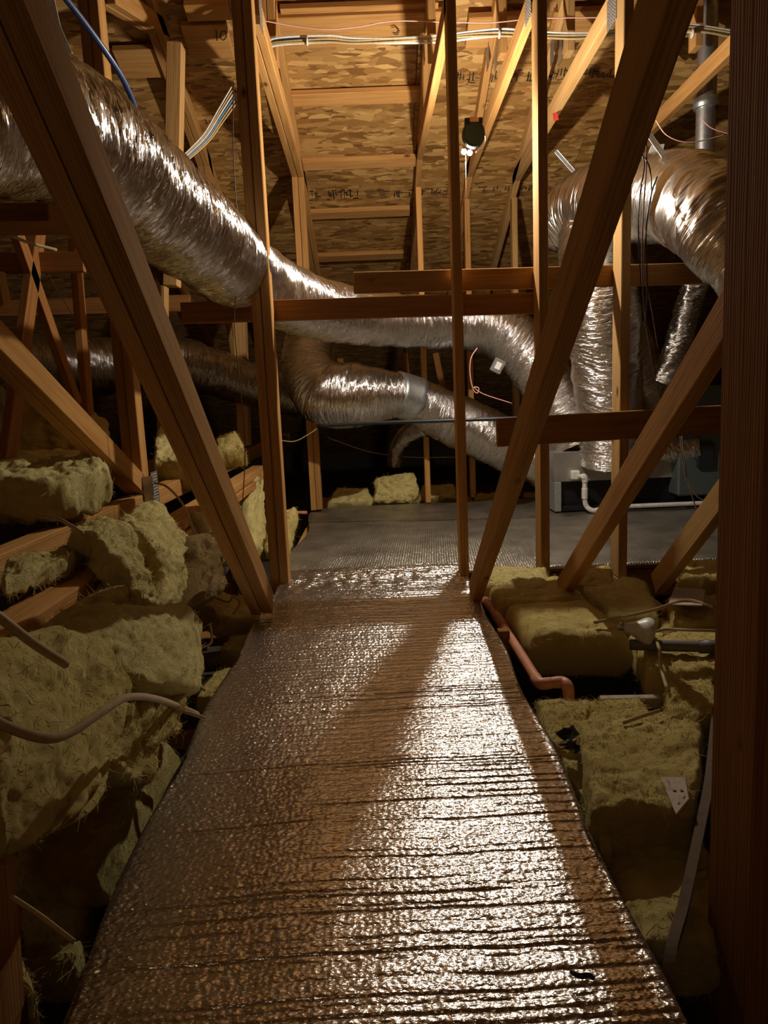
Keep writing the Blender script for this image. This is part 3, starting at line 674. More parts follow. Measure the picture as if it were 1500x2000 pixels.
# ================================================================== GLASS WOOL
def wool_fibres(me, parent, mat, seed, dens=20000):
    """loose glass fibres lying over the surface, one joined part"""
    rng = np.random.RandomState(seed + 100); nf = len(me.polygons)
    ar = np.zeros(nf); me.polygons.foreach_get('area', ar); ce = np.zeros(nf*3); me.polygons.foreach_get('center', ce); ce = ce.reshape(-1, 3)
    no = np.zeros(nf*3); me.polygons.foreach_get('normal', no); no = no.reshape(-1, 3)
    n = int(min(4200, ar.sum()*dens)); idx = rng.choice(nf, n, p=ar/ar.sum())
    nn = no[idx]; p = ce[idx] + rng.normal(size=(n, 3))*.006
    p -= nn*((p - ce[idx])*nn).sum(1)[:, None]; p += nn*.001
    flow = np.stack([perlin(p*9 + 3 + seed), perlin(p*9 + 31 + seed), perlin(p*9 + 71 + seed)], 1)*2 + rng.normal(size=(n, 3))*.45
    d = flow - nn*(flow*nn).sum(1)[:, None]; d /= np.linalg.norm(d, axis=1)[:, None] + 1e-9
    d = d + nn*np.abs(rng.normal(size=n))[:, None]*.2; ln = rng.uniform(.008, .026, n); wd = rng.uniform(.0004, .0011, n)
    bend = rng.normal(size=(n, 3))*.45; side = np.cross(d, nn); side /= np.linalg.norm(side, axis=1)[:, None] + 1e-9
    V = []
    for k in range(4):
        t = k/3; q = p + d*(ln*t)[:, None] + bend*(ln*t*t)[:, None]*.8 - nn*(ln*t*t*.25)[:, None]
        w_ = (wd*(1 - .6*t))[:, None]; V += [q - side*w_, q + side*w_]
    V = np.stack(V, 1).reshape(-1, 3); b0 = np.arange(n)*8
    Fq = np.concatenate([np.stack([b0 + 2*k, b0 + 2*k+1, b0 + 2*k+3, b0 + 2*k+2], 1) for k in range(3)])
    m2 = bpy.data.meshes.new('m'); m2.vertices.add(len(V)); m2.vertices.foreach_set('co', V.ravel())
    m2.loops.add(Fq.size); m2.loops.foreach_set('vertex_index', Fq.ravel()); m2.polygons.add(len(Fq)); m2.polygons.foreach_set('loop_start', np.arange(len(Fq))*4); m2.update(calc_edges=True)
    f = put('fibres', m2, world_of(parent), mat, parent); f['kind'] = 'stuff'
def batt(label, stations, thick, mat=None, amp=.03, nu=60, nv=46, seed=0, group=None, name='insulation_batt', freq=7.0, parent=None, sharp=16, fold=0.0):
    """stations: list of (left point, right point); a thick lumpy pad spans between"""
    ease = lambda t: .45*t + .55*(.5 - .5*np.cos(np.pi*t))
    u = ease(np.linspace(0, 1, nu + 1)); v = ease(np.linspace(0, 1, nv + 1))
    Lc = catmull([np.array(s[0]) for s in stations], nu, u); Rc = catmull([np.array(s[1]) for s in stations], nu, u)
    S = Lc[:, None, :]*(1 - v)[None, :, None] + Rc[:, None, :]*v[None, :, None]
    du = np.gradient(S, axis=0); dv = np.gradient(S, axis=1); n = np.cross(du, dv); n /= np.linalg.norm(n, axis=2)[..., None] + 1e-9
    if n[..., 2].mean() < 0: n = -n
    e = (np.clip(1 - np.abs(2*u - 1)**sharp, 0, 1)**.5)[:, None]*(np.clip(1 - np.abs(2*v - 1)**sharp, 0, 1)**.5)[None, :]
    T = S + n*(e*thick*.5)[..., None]; B = S - n*(e*thick*.5)[..., None]
    def dis(Q, sgn):
        q = Q.reshape(-1, 3) + seed*3.17
        d = fbm(q*freq*.8, 4)*amp*.55 + -ridged(q*freq*1.5, 3)*amp*.55 - ridged(q*freq*4.2, 2)*amp*.22 + perlin(q*40)*.003
        if fold:
            uu, vv = np.meshgrid(u, v, indexing='ij')
            d = d + ridged(np.stack([uu.ravel()*1.6, vv.ravel()*3.6 + uu.ravel()*.6, uu.ravel()*0 + seed], -1), 1)*-fold
        d2 = fbm(q*freq*1.1 + 40, 4)*amp*.55; d3 = fbm(q*freq*1.1 + 80, 4)*amp*.55
        Q = Q + n*(sgn*d.reshape(Q.shape[:2])*(.15 + .85*e))[..., None]
        Q = Q + np.stack([d2, d3, d2*.3], -1).reshape(Q.shape)*.8
        return Q
    T2 = dis(T, 1); B2 = dis(B, -1)
    bd = np.zeros(T.shape[:2], bool); bd[0] = bd[-1] = True; bd[:, 0] = bd[:, -1] = True
    M = (T2 + B2)/2; T2[bd] = M[bd]; B2[bd] = M[bd]
    w1 = nv + 1; N_ = T2.shape[0]*w1; V = np.concatenate([T2.reshape(-1, 3), B2.reshape(-1, 3)]); o0 = V.mean(0)
    f = []
    for i in range(nu):
        for j in range(nv):
            a = i*w1 + j; f.append((a, a+1, a+1+w1, a+w1)); f.append((N_+a, N_+a+w1, N_+a+1+w1, N_+a+1))
    me = mesh_from(V - o0, f, True)
    bm = bmesh.new(); bm.from_mesh(me); bmesh.ops.remove_doubles(bm, verts=bm.verts, dist=1e-5); bmesh.ops.recalc_face_normals(bm, faces=bm.faces); bm.to_mesh(me); bm.free()
    me.polygons.foreach_set('use_smooth', [True]*len(me.polygons))
    o = put(name, me, Matrix.Translation(o0), mat or YEL, parent)
    if parent is None: tag(o, label, 'insulation', group)
    wool_fibres(me, o, mat or YEL, seed)
    return o
def pz(x, y, z): return P(x, y, Z=z)
def pY(x, y, Y): return P(x, y, Y=Y)
def pX(x, y, X): return P(x, y, X=X)
# ---- right side
batt('small yellow batt against the platform edge, right of the walkway', [(pz(940, 1160, -.0), pz(1070, 1165, .0)), (pz(958, 1122, -.0), pz(1068, 1122, .0))], .09, YEL_B, .022, seed=1)
batt('flat yellow batt between right diagonal foot and the long front batt', [(pz(968, 1205, -.03), pz(1150, 1195, -.03)), (pz(948, 1160, -.03), pz(1105, 1148, -.03))], .12, YEL, .022, seed=2)
batt('thick straight-edged yellow batt with dark front face, beside the orange pipe', [(pz(1035, 1285, -.06), pz(1238, 1285, -.06)), (pz(985, 1215, -.04), pz(1150, 1205, -.04))], .17, YEL, .018, seed=3, sharp=14, freq=5)
batt('yellow batt under the cable, behind the loose light bulb', [(pz(1190, 1225, -.03), pz(1290, 1225, -.03)), (pz(1110, 1155, -.02), pz(1260, 1150, -.02))], .12, YEL_B, .03, seed=4)
batt('rounded yellow tuft behind the right diagonals near the platform', [(pz(1120, 1165, .0), pz(1200, 1165, .0)), (pz(1140, 1128, .0), pz(1195, 1128, .0))], .10, YEL, .03, seed=5)
batt('dim yellow tuft at the right by the pale card', [(pz(1320, 1165, .0), pz(1420, 1165, .0)), (pz(1330, 1118, .0), pz(1420, 1118, .0))], .12, YEL, .035, seed=6)
batt('brownish shaded batt right of the bulb, crossed by a cable', [(pz(1310, 1240, -.04), pz(1430, 1240, -.04)), (pz(1300, 1185, -.03), pz(1420, 1180, -.03))], .10, YEL, .03, seed=7)
batt('pale yellow batt under the grey pipe at right', [(pz(1262, 1350, -.09), pz(1420, 1345, -.09)), (pz(1225, 1262, -.08), pz(1420, 1258, -.08))], .13, YEL, .025, seed=8)
batt('small yellow lump under the bulb and grey pipe', [(pz(1290, 1255, -.06), pz(1350, 1255, -.06)), (pz(1290, 1225, -.06), pz(1350, 1225, -.06))], .08, YEL, .03, seed=9)
batt('frayed yellow lump at right end of the grey channel', [(pz(1300, 1450, -.07), pz(1400, 1450, -.07)), (pz(1300, 1360, -.07), pz(1400, 1360, -.07))], .15, YEL, .035, seed=10)
batt('yellow batt beside the walkway under the orange elbow, black scrap on it', [(pz(1070, 1500, -.10), pz(1150, 1500, -.10)), (pz(1045, 1398, -.10), pz(1150, 1395, -.10))], .13, YEL, .03, seed=11)
batt('low yellow batt left of the cable end, below the channel', [(pz(1140, 1455, -.11), pz(1290, 1455, -.11)), (pz(1140, 1400, -.11), pz(1250, 1395, -.11))], .12, YEL, .03, seed=12)
batt('big lumpy yellow batt in the right foreground bay', [(pz(1150, 1650, -.10), pz(1350, 1640, -.10)), (pz(1135, 1540, -.09), pz(1375, 1530, -.09)), (pz(1120, 1440, -.09), pz(1370, 1430, -.09))], .16, YEL, .035, nu=80, nv=70, seed=13)
batt('shaded yellow batt at the bottom of the right bay', [(pz(1250, 1900, -.2), pz(1400, 1900, -.2)), (pz(1180, 1740, -.2), pz(1390, 1740, -.2)), (pz(1150, 1620, -.17), pz(1360, 1610, -.17))], .14, YEL, .03, nu=70, nv=50, seed=14)
batt('narrow strip of yellow wool along the walkway edge at right', [(pz(1175, 1680, -.12), pz(1200, 1680, -.12)), (pz(1085, 1490, -.11), pz(1125, 1490, -.11))], .08, YEL, .02, nv=20, seed=15)
# ---- beyond the platform
batt('flat pale wool scraps at far platform edge, left of the bright mound', [(pY(640, 990, 5.7), pY(735, 990, 5.7)), (pY(655, 960, 5.9), pY(720, 962, 5.9))], .10, YEL_B, .04, seed=16)
batt('bright yellow mound of wool at the far platform edge', [(pY(725, 990, 5.75), pY(820, 988, 5.75)), (pY(735, 940, 5.85), pY(810, 925, 5.85))], .22, YEL_B, .06, seed=17, nu=70, nv=70)
batt('yellow mound right of the brightest one, behind a slim post', [(pY(815, 985, 5.9), pY(895, 983, 5.9)), (pY(825, 955, 6.0), pY(885, 952, 6.0))], .16, YEL, .05, seed=18)
batt('low yellow wool between the two right far posts', [(pY(925, 982, 5.9), pY(1000, 980, 5.9)), (pY(930, 970, 6.0), pY(990, 968, 6.0))], .08, YEL, .04, seed=19)
batt('small grey-yellow tuft left of the air handler', [(pY(1020, 978, 5.95), pY(1050, 978, 5.95)), (pY(1024, 966, 6.0), pY(1046, 966, 6.0))], .07, YEL, .03, seed=20, nu=30, nv=30)
# ---- left ledge
XK = -.80
batt('bright lumpy batt lying on the left ledge at the picture edge', [(pY(-60, 985, 2.3), pY(-40, 950, 2.9)), (pY(110, 975, 2.4), pY(100, 935, 2.9)), (pY(215, 945, 2.6), pY(190, 925, 3.0))], .16, YEL_B, .05, nu=90, nv=50, seed=21)
batt('pale batt lying behind the ledge batt, under a web shadow', [(pY(-60, 925, 3.2), pY(-40, 895, 4.0)), (pY(180, 915, 3.3), pY(160, 895, 4.0))], .10, YEL_B, .03, seed=22)
batt('tall stack of shaded wool against the far left webs', [(pY(20, 930, 4.3), pY(20, 800, 4.5)), (pY(120, 920, 4.3), pY(110, 790, 4.5)), (pY(235, 910, 4.3), pY(200, 850, 4.5))], .28, YEL, .05, seed=23, nu=70, nv=60)
batt('yellow batt between the steel plate and the big diagonal', [(pY(300, 935, 3.9), pY(310, 850, 4.3)), (pY(420, 925, 3.9), pY(400, 870, 4.3))], .2, YEL_B, .045, seed=24)
batt('small yellow tuft on the ledge right of the big diagonal', [(pY(425, 905, 4.6), pY(430, 868, 4.9)), (pY(480, 890, 4.6), pY(470, 860, 4.9))], .14, YEL, .04, seed=25)
batt('torn white-yellow wool scrap on the stacked boards', [(pX(10, 1150, -.84), pX(0, 1125, -.95)), (pX(75, 1125, -.84), pX(70, 1100, -.95)), (pX(150, 1110, -.84), pX(140, 1092, -.95))], .06, YEL_B, .04, seed=26)
batt('long batt folded over the ledge, hanging left of its twin', [(pX(138, 1058, -.90), pX(182, 1034, -.95)), (pX(178, 1068, -.80), pX(236, 1042, -.82)), (pX(205, 1112, -.74), pX(262, 1085, -.75)), (pX(225, 1160, -.72), pX(280, 1140, -.72)), (pX(245, 1205, -.70), pX(305, 1195, -.70))], .065, YEL_B, .035, nu=90, nv=50, fold=.02, seed=27)
batt('second batt folded over the ledge, hanging toward the floor', [(pX(222, 1024, -.93), pX(302, 990, -.95)), (pX(262, 1045, -.8), pX(320, 1008, -.83)), (pX(296, 1092, -.74), pX(350, 1060, -.76)), (pX(312, 1142, -.70), pX(362, 1112, -.72)), (pX(308, 1200, -.68), pX(356, 1195, -.68))], .065, YEL_B, .035, nu=90, nv=50, fold=.02, seed=28)
batt('yellow batt corner jutting from the ledge above the brown one', [(pX(302, 1068, -.76), pX(338, 1040, -.78)), (pX(345, 1100, -.7), pX(372, 1072, -.7))], .06, YEL_B, .025, seed=29)
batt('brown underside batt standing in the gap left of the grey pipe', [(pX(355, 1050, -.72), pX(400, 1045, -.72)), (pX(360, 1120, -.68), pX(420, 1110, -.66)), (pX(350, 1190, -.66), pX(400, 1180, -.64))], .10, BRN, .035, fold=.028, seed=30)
batt('pale batt standing behind the big diagonal foot', [(pX(375, 1000, -.78), pX(420, 1000, -.78)), (pX(400, 1060, -.76), pX(440, 1060, -.76)), (pX(420, 1110, -.74), pX(450, 1100, -.74))], .08, YEL, .03, seed=31)
batt('yellow wool visible between the diagonal and the walkway post', [(pX(465, 1100, -.75), pX(510, 1100, -.70)), (pX(470, 990, -.85), pX(505, 980, -.80)), (pX(470, 930, -.9), pX(500, 920, -.9))], .12, YEL_B, .04, fold=.028, seed=32)
batt('yellow wool between walkway post and platform edge', [(pY(520, 1090, 3.9), pY(560, 1080, 3.9)), (pY(540, 1010, 4.4), pY(580, 1000, 4.4))], .12, YEL, .04, seed=33)
batt('tilted yellow batt by the diagonal foot, left of the walkway', [(pY(375, 1195, 2.75), pY(410, 1140, 2.95)), (pY(430, 1225, 2.7), pY(440, 1170, 2.9)), (pY(505, 1225, 2.75), pY(500, 1180, 2.95))], .09, YEL, .03, seed=34)
batt('big pale batt slumped in the left middle with a broad flat face', [(pX(100, 1240, -.76), pX(70, 1335, -.68)), (pX(190, 1200, -.70), pX(190, 1335, -.64)), (pX(270, 1200, -.66), pX(270, 1360, -.58)), (pX(335, 1192, -.64), pX(330, 1368, -.56)), (pX(362, 1235, -.62), pX(366, 1362, -.56))], .11, YEL_B, .03, nu=90, nv=60, seed=35, sharp=20, freq=5)
batt('yellow batt bulging under the stacked boards at left', [(pX(60, 1240, -.78), pX(90, 1330, -.72)), (pX(130, 1190, -.78), pX(150, 1290, -.72)), (pX(210, 1150, -.76), pX(230, 1250, -.72))], .14, YEL, .05, fold=.028, seed=36)
batt('huge shaded batt hanging down the left foreground', [(pX(-120, 1270, -.74), pX(150, 1250, -.74)), (pX(-120, 1400, -.70), pX(205, 1340, -.66)), (pX(-120, 1560, -.66), pX(170, 1480, -.62)), (pX(-100, 1720, -.64), pX(60, 1640, -.62))], .16, YEL, .038, nu=100, nv=80, fold=.03, seed=37, freq=4)
batt('dark shaded batt hanging beside the huge one', [(pX(170, 1390, -.64), pX(260, 1370, -.62)), (pX(165, 1480, -.62), pX(260, 1470, -.6)), (pX(150, 1530, -.6), pX(240, 1540, -.6))], .10, YEL, .035, fold=.028, seed=38)
batt('dark shaded batt lower in the left gap beneath the cream cable', [(pX(270, 1370, -.60), pX(330, 1350, -.58)), (pX(250, 1480, -.58), pX(320, 1440, -.56))], .09, YEL, .03, fold=.028, seed=39)
batt('narrow yellow batt against the walkway below the dark pipe', [(pz(385, 1385, -.06), pz(425, 1390, -.06)), (pz(420, 1330, -.06), pz(465, 1325, -.06))], .08, YEL, .025, seed=40)
batt('small wool piece against the walkway near the dark pipe', [(pz(430, 1290, -.07), pz(480, 1290, -.07)), (pz(450, 1255, -.06), pz(495, 1250, -.06))], .08, YEL, .02, seed=45, nu=30, nv=30)
batt('dark batt on the floor at left, touching the walkway', [(pz(40, 1750, -.2), pz(200, 1740, -.15)), (pz(90, 1620, -.2), pz(280, 1600, -.12)), (pz(150, 1520, -.2), pz(350, 1480, -.12))], .16, YEL, .035, nu=80, nv=60, seed=41, freq=5)
batt('yellow batt edge at the bottom left corner', [(pz(-60, 1990, -.16), pz(80, 2010, -.16)), (pz(-60, 1880, -.16), pz(50, 1900, -.16))], .14, YEL, .02, seed=42)
batt('shaded wool on the floor beyond the bottom left corner', [(pz(60, 1940, -.26), pz(150, 1930, -.26)), (pz(40, 1740, -.26), pz(200, 1730, -.26))], .08, YEL, .03, seed=43)

# ================================================================== PIPES, CABLES, SCRAPS
t = thing('orange_pipe', 'orange plastic pipe along the right side of the walkway ending in an elbow', 'pipe', pz(1060, 1330, -.04))
tube('run', [(*pz(948, 1172, -.02), .016), (*pz(1000, 1250, -.03), .016), (*pz(1050, 1330, -.04), .016)], ORANGE, t, seg=16)
tube('elbow', [(*pz(1046, 1324, -.04), .0185), (*pz(1056, 1335, -.04), .0185), (*pz(1075, 1334, -.04), .0185)], ORANGE, t, seg=16)
tube('elbow', [(*pz(1072, 1334, -.04), .017), (*pz(1098, 1333, -.04), .019), (*pz(1109, 1344, -.05), .0185), (*pz(1111, 1375, -.10), .0175)], ORANGE, t, seg=16)
tube('coupling', [(*pz(968, 1200, -.025), .0195), (*pz(985, 1226, -.028), .0195)], ORANGE, t, n=4, seg=16)
def lone(o, label, cat): return tag(o, label, cat)
lone(tube('orange_pipe', [pt(560, 1001, .012, Y=4.9), pt(600, 1001, .012, Y=4.9)], ORANGE, n=3, seg=12), 'short orange pipe length left of the platform corner', 'pipe')
t = thing('grey_pipe', 'grey plastic pipe running right from under the loose bulb', 'pipe', pz(1300, 1262, -.03))
tube('run', [(*pz(1230, 1259, .01), .018), (*pz(1330, 1262, .01), .018), (*pz(1440, 1264, .01), .018)], GREYPIPE, t, seg=16)
tube('coupling', [(*pz(1365, 1263, .01), .022), (*pz(1440, 1264, .01), .022)], GREYPIPE, t, n=3, seg=16)
lone(tube('grey_pipe', [(*pz(360, 1305, -.12), .022), (*pz(510, 1292, -.12), .022)], GREYPIPE, n=3, seg=18), 'dark pipe running under the left side of the walkway', 'pipe')
lone(tube('grey_pipe', [pt(413, 1142, .035, Y=3.0), pt(445, 1088, .035, Y=3.6)], GREYPIPE, n=3, seg=18), 'fat grey pipe lying behind the big left diagonal foot', 'pipe')
lone(board('scrap_board', pz(365, 1250, -.14), pz(500, 1243, -.14), .04, .09, WOOD_R, xdir=(0, 0, 1)), 'short joist left of the walkway above the dark pipe', 'board')
lone(board('scrap_board', pz(318, 1448, -.14), pz(385, 1442, -.14), .05, .03, WOOD_R, xdir=(0, 0, 1)), 'board end in the dark gap left of the walkway', 'board')
b = box_mesh(.04, .04, .13, .002); q = pz(983, 1232, .0)
lone(put('wood_block', b, Matrix.Translation((q.x, q.y, -.06)), WOOD_R, None), 'upright wood block against the walkway over the orange pipe', 'block')
lone(board('metal_channel', pz(1172, 1372, -.09), pz(1290, 1370, -.09), .035, .03, CARD, xdir=(0, 0, 1)), 'grey channel across the right bay beyond the big lumpy batt', 'channel')
lone(board('scrap_board', pz(1060, 1388, -.12), pz(1172, 1382, -.12), .03, .02, DRY, xdir=(0, 0, 1)), 'pale strip running from the orange elbow to the grey channel', 'board')
def sheet(name, pts, th_, mat, label, cat):
    n = len(pts); nn = (pts[1]-pts[0]).cross(pts[2]-pts[0]).normalized()*th_; c = sum(pts, Vector())/n
    V = [p - c for p in pts] + [p - nn - c for p in pts]
    o = put(name, mesh_from(V, [tuple(range(n)), tuple(range(2*n-1, n-1, -1))] + [(i, n+i, n+(i+1) % n, (i+1) % n) for i in range(n)]), Matrix.Translation(c), mat)
    return tag(o, label, cat)
sheet('card_scrap', [pz(1305, 1180, .06), pz(1372, 1182, .07), pz(1378, 1152, .06), pz(1318, 1146, .05)], .004, CARD, 'pale card scrap lying at right near the platform edge', 'card')
cs = sheet('card_scrap', [pz(1320, 1590, -.02), pz(1345, 1560, -.0), pz(1338, 1518, -.0), pz(1290, 1518, -.02)], .004, CARD, 'brown card scrap with two nail holes in the right foreground', 'card')
for px in (1318, 1332):
    q = pz(px, 1545, .003); o = put('nail_hole', box_mesh(.006, .006, .002), Matrix.Translation(q), INK, cs)
# loose flood bulb
t = thing('light_bulb', 'loose white reflector light bulb lying on the insulation', 'bulb', pz(1245, 1230, .04))
q0, q1 = pz(1207, 1222, .07), pz(1266, 1234, .05)
ax = (q1 - q0).normalized(); Lb = .125
def prof_tube(name, prof, mat):
    c = [(*(q0 + ax*a), r) for a, r in prof]
    return tube(name, c, mat, t, n=len(prof)*4, seg=28)
prof_tube('glass', [(.02, .014), (.03, .017), (.055, .026), (.08, .042), (.095, .047), (.108, .043), (.115, .028), (.118, .006)], WHITE)
prof_tube('screw_base', [(0, .006), (.004, .012), (.010, .0135), (.016, .012), (.022, .0135)], STEEL)

def cb(label, pix, r, mat, cat='cable', name='cable'): return tag(cable(name, pix, r, mat), label, cat)
# bundle across the top
t = thing('cable_bundle', 'bundle of white and blue cables running across under the roof', 'cable bundle', P(900, 75, Y=4.08))
base = [(430, 230), (472, 160), (510, 112), (522, 92), (545, 82), (640, 78), (690, 81), (760, 78), (860, 74), (920, 68), (985, 65), (1060, 69), (1130, 70), (1200, 66), (1270, 58), (1330, 54), (1380, 58), (1430, 66)]
rr = random.Random(4)
for k in range(8):
    off = (k - 3.5)*2.2
    pts_ = [(x, y + off*(.35 + .65*abs(math.sin(x*.008 + k))) + rr.uniform(-1.5, 1.5), 4.08 + (k % 3)*.008 - (.35 if x < 480 else 0)) for x, y in base[1:]]
    cable('cable', pts_, .0052, [WHITE, BLUE2, WHITE, CREAM, WHITE, BLUE2, CREAM, WHITE][k], t)
for x in (975, 1352, 600):
    q = P(x, 66 if x > 900 else 80, Y=4.08); tube('tie', [(q.x - .004, q.y, q.z, .022), (q.x + .004, q.y, q.z, .022)], WHITE, t, n=2, seg=14)
t = thing('cable_bundle', 'fan of thin cables dropping behind the big duct left of the post', 'cable bundle', P(400, 260, Y=3.7))
for k in range(6):
    cable('cable', [(452 + k*1.5, 170 + k*7, 4.0), (424 + k*1.6, 218 + k*5, 3.9), (398 + k*2.2, 262 + k*2.6, 3.8), (360 + k*2.2, 302 + k*1.5, 3.6), (334 + k*2, 330, 3.5)], .0032, [WHITE, CREAM, WHITE, BLUE2, CREAM, CREAM][k], t)
cb('thin copper-coloured wire sagging above the cable bundle', [(503, 38, 3.9), (570, 50, 3.95), (640, 57, 3.95), (700, 52, 3.95), (770, 41, 3.95), (870, 43, 3.95), (960, 44, 3.95), (1050, 36, 3.95), (1180, 34, 3.95)], .003, PINK, 'wire')
cb('thick blue cable coming down to the big duct at upper left', [(105, -30, 2.1), (150, 25, 2.2), (205, 100, 2.35), (240, 155, 2.5), (262, 205, 2.65), (270, 240, 2.75)], .0095, BLUE)
t_ = P(90, -20, Y=2.0)
lone(board('hanging_strap', P(93, -30, Y=2.0), P(112, 55, Y=2.0), .018, .002, WHITE), 'upper length of white strap holding the big duct', 'strap')
lone(board('hanging_strap', P(111, 52, Y=2.0), P(136, 108, Y=2.0), .018, .002, WHITE), 'lower length of white strap reaching the big duct', 'strap')
lone(board('hanging_strap', P(1247, 233, Y=3.6), P(1302, 312, Y=3.6), .026, .002, WHITE), 'white strap over the fat duct bend at upper right', 'strap')
lone(board('hanging_strap', P(1085, 295, Y=4.2), P(1120, 335, Y=4.2), .022, .002, STEEL), 'dim metal strap left of the big right diagonal', 'strap')
sheet('paper_tag', [P(1262, 312, Y=3.9), P(1292, 308, Y=3.9), P(1298, 281, Y=3.9), P(1272, 284, Y=3.9)], .003, WHITE, 'white paper tag standing on the fat duct bend', 'tag')
cb('thin dark wire hanging beside the left walkway post', [(456, 160, 3.15), (455, 260, 3.15), (460, 380, 3.15), (470, 470, 3.15), (462, 560, 3.15), (458, 640, 3.15), (470, 760, 3.15), (478, 860, 3.15), (477, 930, 3.15), (472, 1000, 3.15)], .0022, BROWNC, 'wire')
t = thing('hanging_wires', 'dark tangled wires hanging in front of the fat duct bend', 'wires', P(1258, 500, Y=3.1))
for pts_, m_ in (([(1258, 195, 3.2), (1262, 260, 3.2), (1262, 330, 3.1), (1256, 420, 3.05), (1254, 520, 3.1), (1260, 620, 3.4), (1276, 720, 3.8), (1290, 790, 4.2)], BROWNC),
              ([(1250, 300, 3.15), (1268, 325, 3.1), (1272, 380, 3.05), (1262, 450, 3.0), (1258, 530, 3.1), (1272, 600, 3.4), (1285, 680, 3.8)], BROWNC),
              ([(1236, 275, 3.2), (1258, 315, 3.1), (1250, 380, 3.05), (1247, 450, 3.05), (1252, 560, 3.1)], BLACK),
              ([(1284, 345, 3.0), (1272, 380, 3.0), (1262, 450, 3.0), (1264, 560, 3.1), (1260, 640, 3.4)], BLACK)):
    cable('wire', pts_, .003, m_, t)
cb('thin wire looping between the right web and the flue', [(1281, 235, 3.9), (1300, 262, 3.9), (1330, 276, 3.9), (1365, 276, 3.9), (1420, 262, 3.9)], .003, PINK, 'wire')
cb('short thin wire right of the flue near the dark post', [(1370, 232, 4.0), (1390, 250, 4.0), (1425, 262, 4.0)], .003, PINK, 'wire')
t = thing('control_wires', 'dark wires dropping past the cabinet to the white drain pipe', 'wires', P(1340, 940, Y=4.5))
cable('wire', [(1328, 845, 4.5), (1332, 890, 4.5), (1340, 935, 4.5), (1352, 970, 4.5), (1362, 1000, 4.5)], .004, BROWNC, t)
cable('wire', [(1332, 850, 4.52), (1337, 900, 4.52), (1345, 945, 4.5), (1362, 970, 4.5), (1378, 978, 4.5)], .004, GREYPIPE, t)
cb('looping white and pink wire right of the walkway post', [(932, 680, 4.2), (920, 700, 4.2), (918, 730, 4.2), (924, 760, 4.2), (932, 768, 4.2), (935, 758, 4.2), (926, 757, 4.2), (945, 770, 4.2), (1000, 788, 4.2)], .003, PINK, 'wire')
q = P(972, 715, Y=4.55); lone(put('junction_box', box_mesh(.07, .04, .085, .004), Matrix.Translation(q) @ Matrix.Rotation(.5, 4, 'Y'), STEEL), 'small steel junction box on the dark side below the crossing duct', 'junction box')
jb = bpy.data.objects['junction_box']; put('label_plate', box_mesh(.035, .003, .045), Matrix.Translation(q + Vector((0, -.022, 0))) @ Matrix.Rotation(.5, 4, 'Y'), WHITE, jb)
cb('dark refrigerant line running level under the U-shaped duct', [(620, 832, 4.55), (740, 826, 4.5), (860, 822, 4.45), (1000, 817, 4.4), (1060, 815, 4.4)], .012, DARKM, 'pipe', 'refrigerant_line')
cb('thin pale wire sagging in the dark under the U-shaped duct', [(640, 855, 6.2), (720, 882, 6.2), (800, 893, 6.2), (890, 893, 6.2)], .004, CREAM, 'wire')
cb('thin pale wire in the dark gap left of the far post', [(545, 860, 5.0), (575, 862, 5.0), (600, 850, 5.0), (618, 838, 5.0)], .004, CREAM, 'wire')
cb('pale cable at left edge under the duct', [(-30, 458, 3.2), (20, 462, 3.2), (60, 475, 3.3), (110, 488, 3.4)], .007, CREAM)
cb('thin white wire slanting in the dark at far left', [(95, 535, 4.4), (120, 580, 4.4), (150, 630, 4.4), (190, 690, 4.5)], .0025, WHITE, 'wire')
cb('cream cable lying on the ledge near the left edge', [(75, 1008, 2.0), (110, 1012, 1.98), (140, 1028, 1.95), (162, 1042, 1.93)], .0055, CREAM)
cb('cream cable arching beside the steel plate down the ledge', [(302, 943, 3.1), (325, 950, 3.05), (350, 975, 3.0), (367, 1005, 2.9), (380, 1045, 2.8)], .005, CREAM)
cb('straight cream cable poking from the shaded wool at left edge', [(-40, 1175, 1.08), (20, 1222, 1.1), (70, 1260, 1.13), (130, 1298, 1.17)], .008, CREAM)
cb('wide looping cream cable across the left foreground', [(-40, 1390, .92), (20, 1422, .94), (90, 1442, .98), (140, 1430, 1.04), (200, 1390, 1.14), (250, 1362, 1.26), (300, 1364, 1.45), (345, 1378, 1.7), (385, 1395, 1.8)], .0075, CREAM)
cb('thin dark cable crossing from the cream loop to the walkway', [(245, 1348, 1.6), (290, 1368, 1.62), (345, 1385, 1.7), (400, 1402, 1.75)], .005, CREAM)
cb('short cream cable over the dark pipe left of the walkway', [(410, 1218, 2.3), (412, 1255, 2.25), (380, 1270, 2.2), (365, 1290, 2.2), (375, 1320, 2.15), (400, 1348, 2.1)], .004, CREAM)
cb('cable looping over the batt by the walkway post foot', [(375, 1145, 2.9), (440, 1175, 2.7), (455, 1165, 2.7), (468, 1178, 2.7), (455, 1200, 2.68)], .004, CREAM)
cb('thin cable across the dark floor at bottom left', [(20, 1750, 1.0), (80, 1790, 1.0), (145, 1840, 1.0)], .004, CREAM)
def cbz(label, pix, r, mat): return tag(tube('cable', [(*pz(a, b_, z), r) for a, b_, z in pix], mat, seg=7), label, 'cable')
cbz('long cream cable crossing the right insulation above the bulb', [(1160, 1216, .05), (1215, 1205, .06), (1270, 1193, .06), (1310, 1180, .06), (1345, 1172, .07), (1395, 1185, .07)], .006, CREAM)
cbz('cream cable at right passing just above the grey pipe', [(1285, 1232, .04), (1310, 1229, .04), (1350, 1231, .05), (1420, 1232, .05)], .005, CREAM)
cbz('white cable looped over the grey pipe at right', [(1281, 1248, .03), (1288, 1270, .04), (1290, 1300, .03), (1303, 1345, .02)], .0055, CREAM)
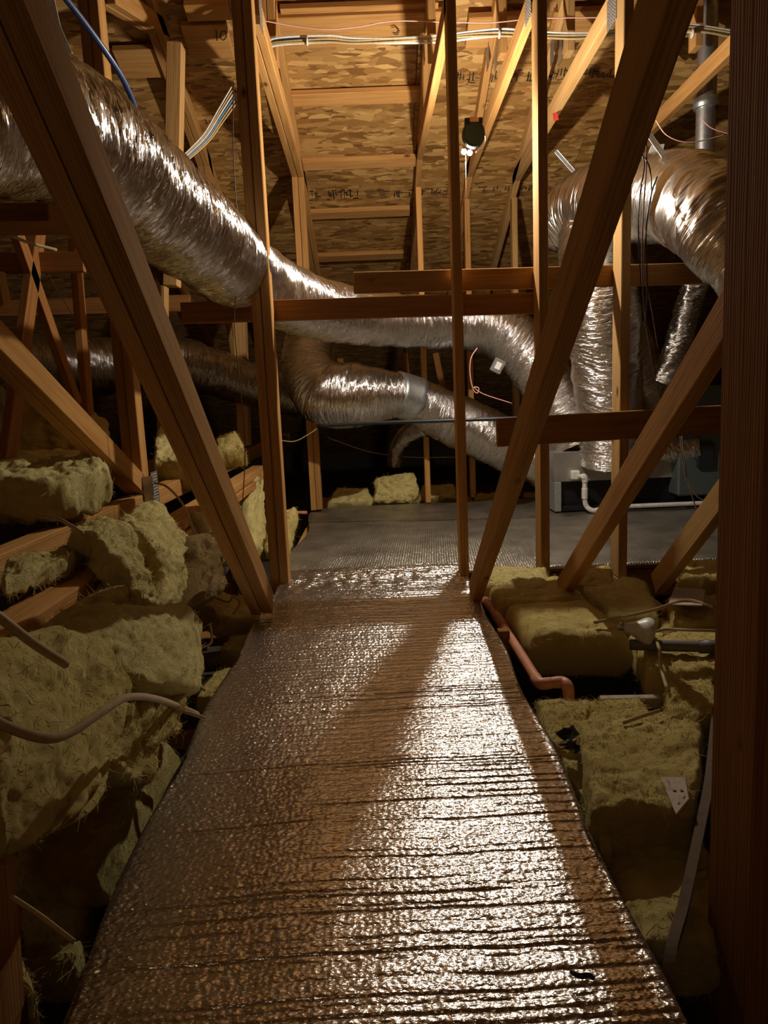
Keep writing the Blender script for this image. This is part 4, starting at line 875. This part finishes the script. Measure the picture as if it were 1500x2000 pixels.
cbz('short cable end pointing at the frayed wool lump', [(1218, 1412, .0), (1250, 1400, .0), (1288, 1388, .0)], .005, CREAM)
cbz('short cable curl at the walkway edge in the right bay', [(1062, 1445, .0), (1080, 1450, .0), (1095, 1462, -.01), (1125, 1445, .0)], .004, CREAM)
# black scraps
def scrap(label, x, y, z, s):
    bm = bmesh.new(); bmesh.ops.create_icosphere(bm, subdivisions=2, radius=s)
    for v in bm.verts: v.co = Vector((v.co.x*random.uniform(.5, 1.4), v.co.y*random.uniform(.5, 1.3), v.co.z*random.uniform(.3, 1.2)))
    me = bpy.data.meshes.new('m'); bm.to_mesh(me); bm.free(); lone(put('tape_scrap', me, Matrix.Translation(pz(x, y, z)), BLACK), label, 'scrap')
scrap('upper crumpled black tape scrap on the right wool', 1108, 1432, .0, .024); scrap('lower torn black tape scrap at the cable curl', 1115, 1458, -.01, .02)
t = lone(tube('metal_clip', [(*pz(1115, 1898, .03), .003), (*pz(1132, 1906, .034), .004), (*pz(1150, 1905, .034), .004), (*pz(1160, 1912, .03), .003)], DARKM, seg=8), 'small bent metal clip lying on the walkway foreground', 'clip')
# curved dark sheet at the right foot
def curved():
    pts2 = [(1392, 1380, 1.75), (1385, 1450, 1.6), (1375, 1530, 1.45), (1352, 1640, 1.3), (1325, 1760, 1.18), (1300, 1850, 1.1), (1290, 1960, 1.04)]
    c = catmull([np.array(P(a, b_, Y=Y)) for a, b_, Y in pts2], 40); V = []; 
    for p in c:
        V += [tuple(p), (p[0] + .006, p[1], p[2]), (p[0] + .012, p[1] + .02, p[2] - .45), (p[0] + .006, p[1] + .02, p[2] - .45)]
    f = []
    for i in range(40):
        for j in range(4): f.append((i*4 + j, i*4 + (j+1) % 4, (i+1)*4 + (j+1) % 4, (i+1)*4 + j))
    return V, f, c
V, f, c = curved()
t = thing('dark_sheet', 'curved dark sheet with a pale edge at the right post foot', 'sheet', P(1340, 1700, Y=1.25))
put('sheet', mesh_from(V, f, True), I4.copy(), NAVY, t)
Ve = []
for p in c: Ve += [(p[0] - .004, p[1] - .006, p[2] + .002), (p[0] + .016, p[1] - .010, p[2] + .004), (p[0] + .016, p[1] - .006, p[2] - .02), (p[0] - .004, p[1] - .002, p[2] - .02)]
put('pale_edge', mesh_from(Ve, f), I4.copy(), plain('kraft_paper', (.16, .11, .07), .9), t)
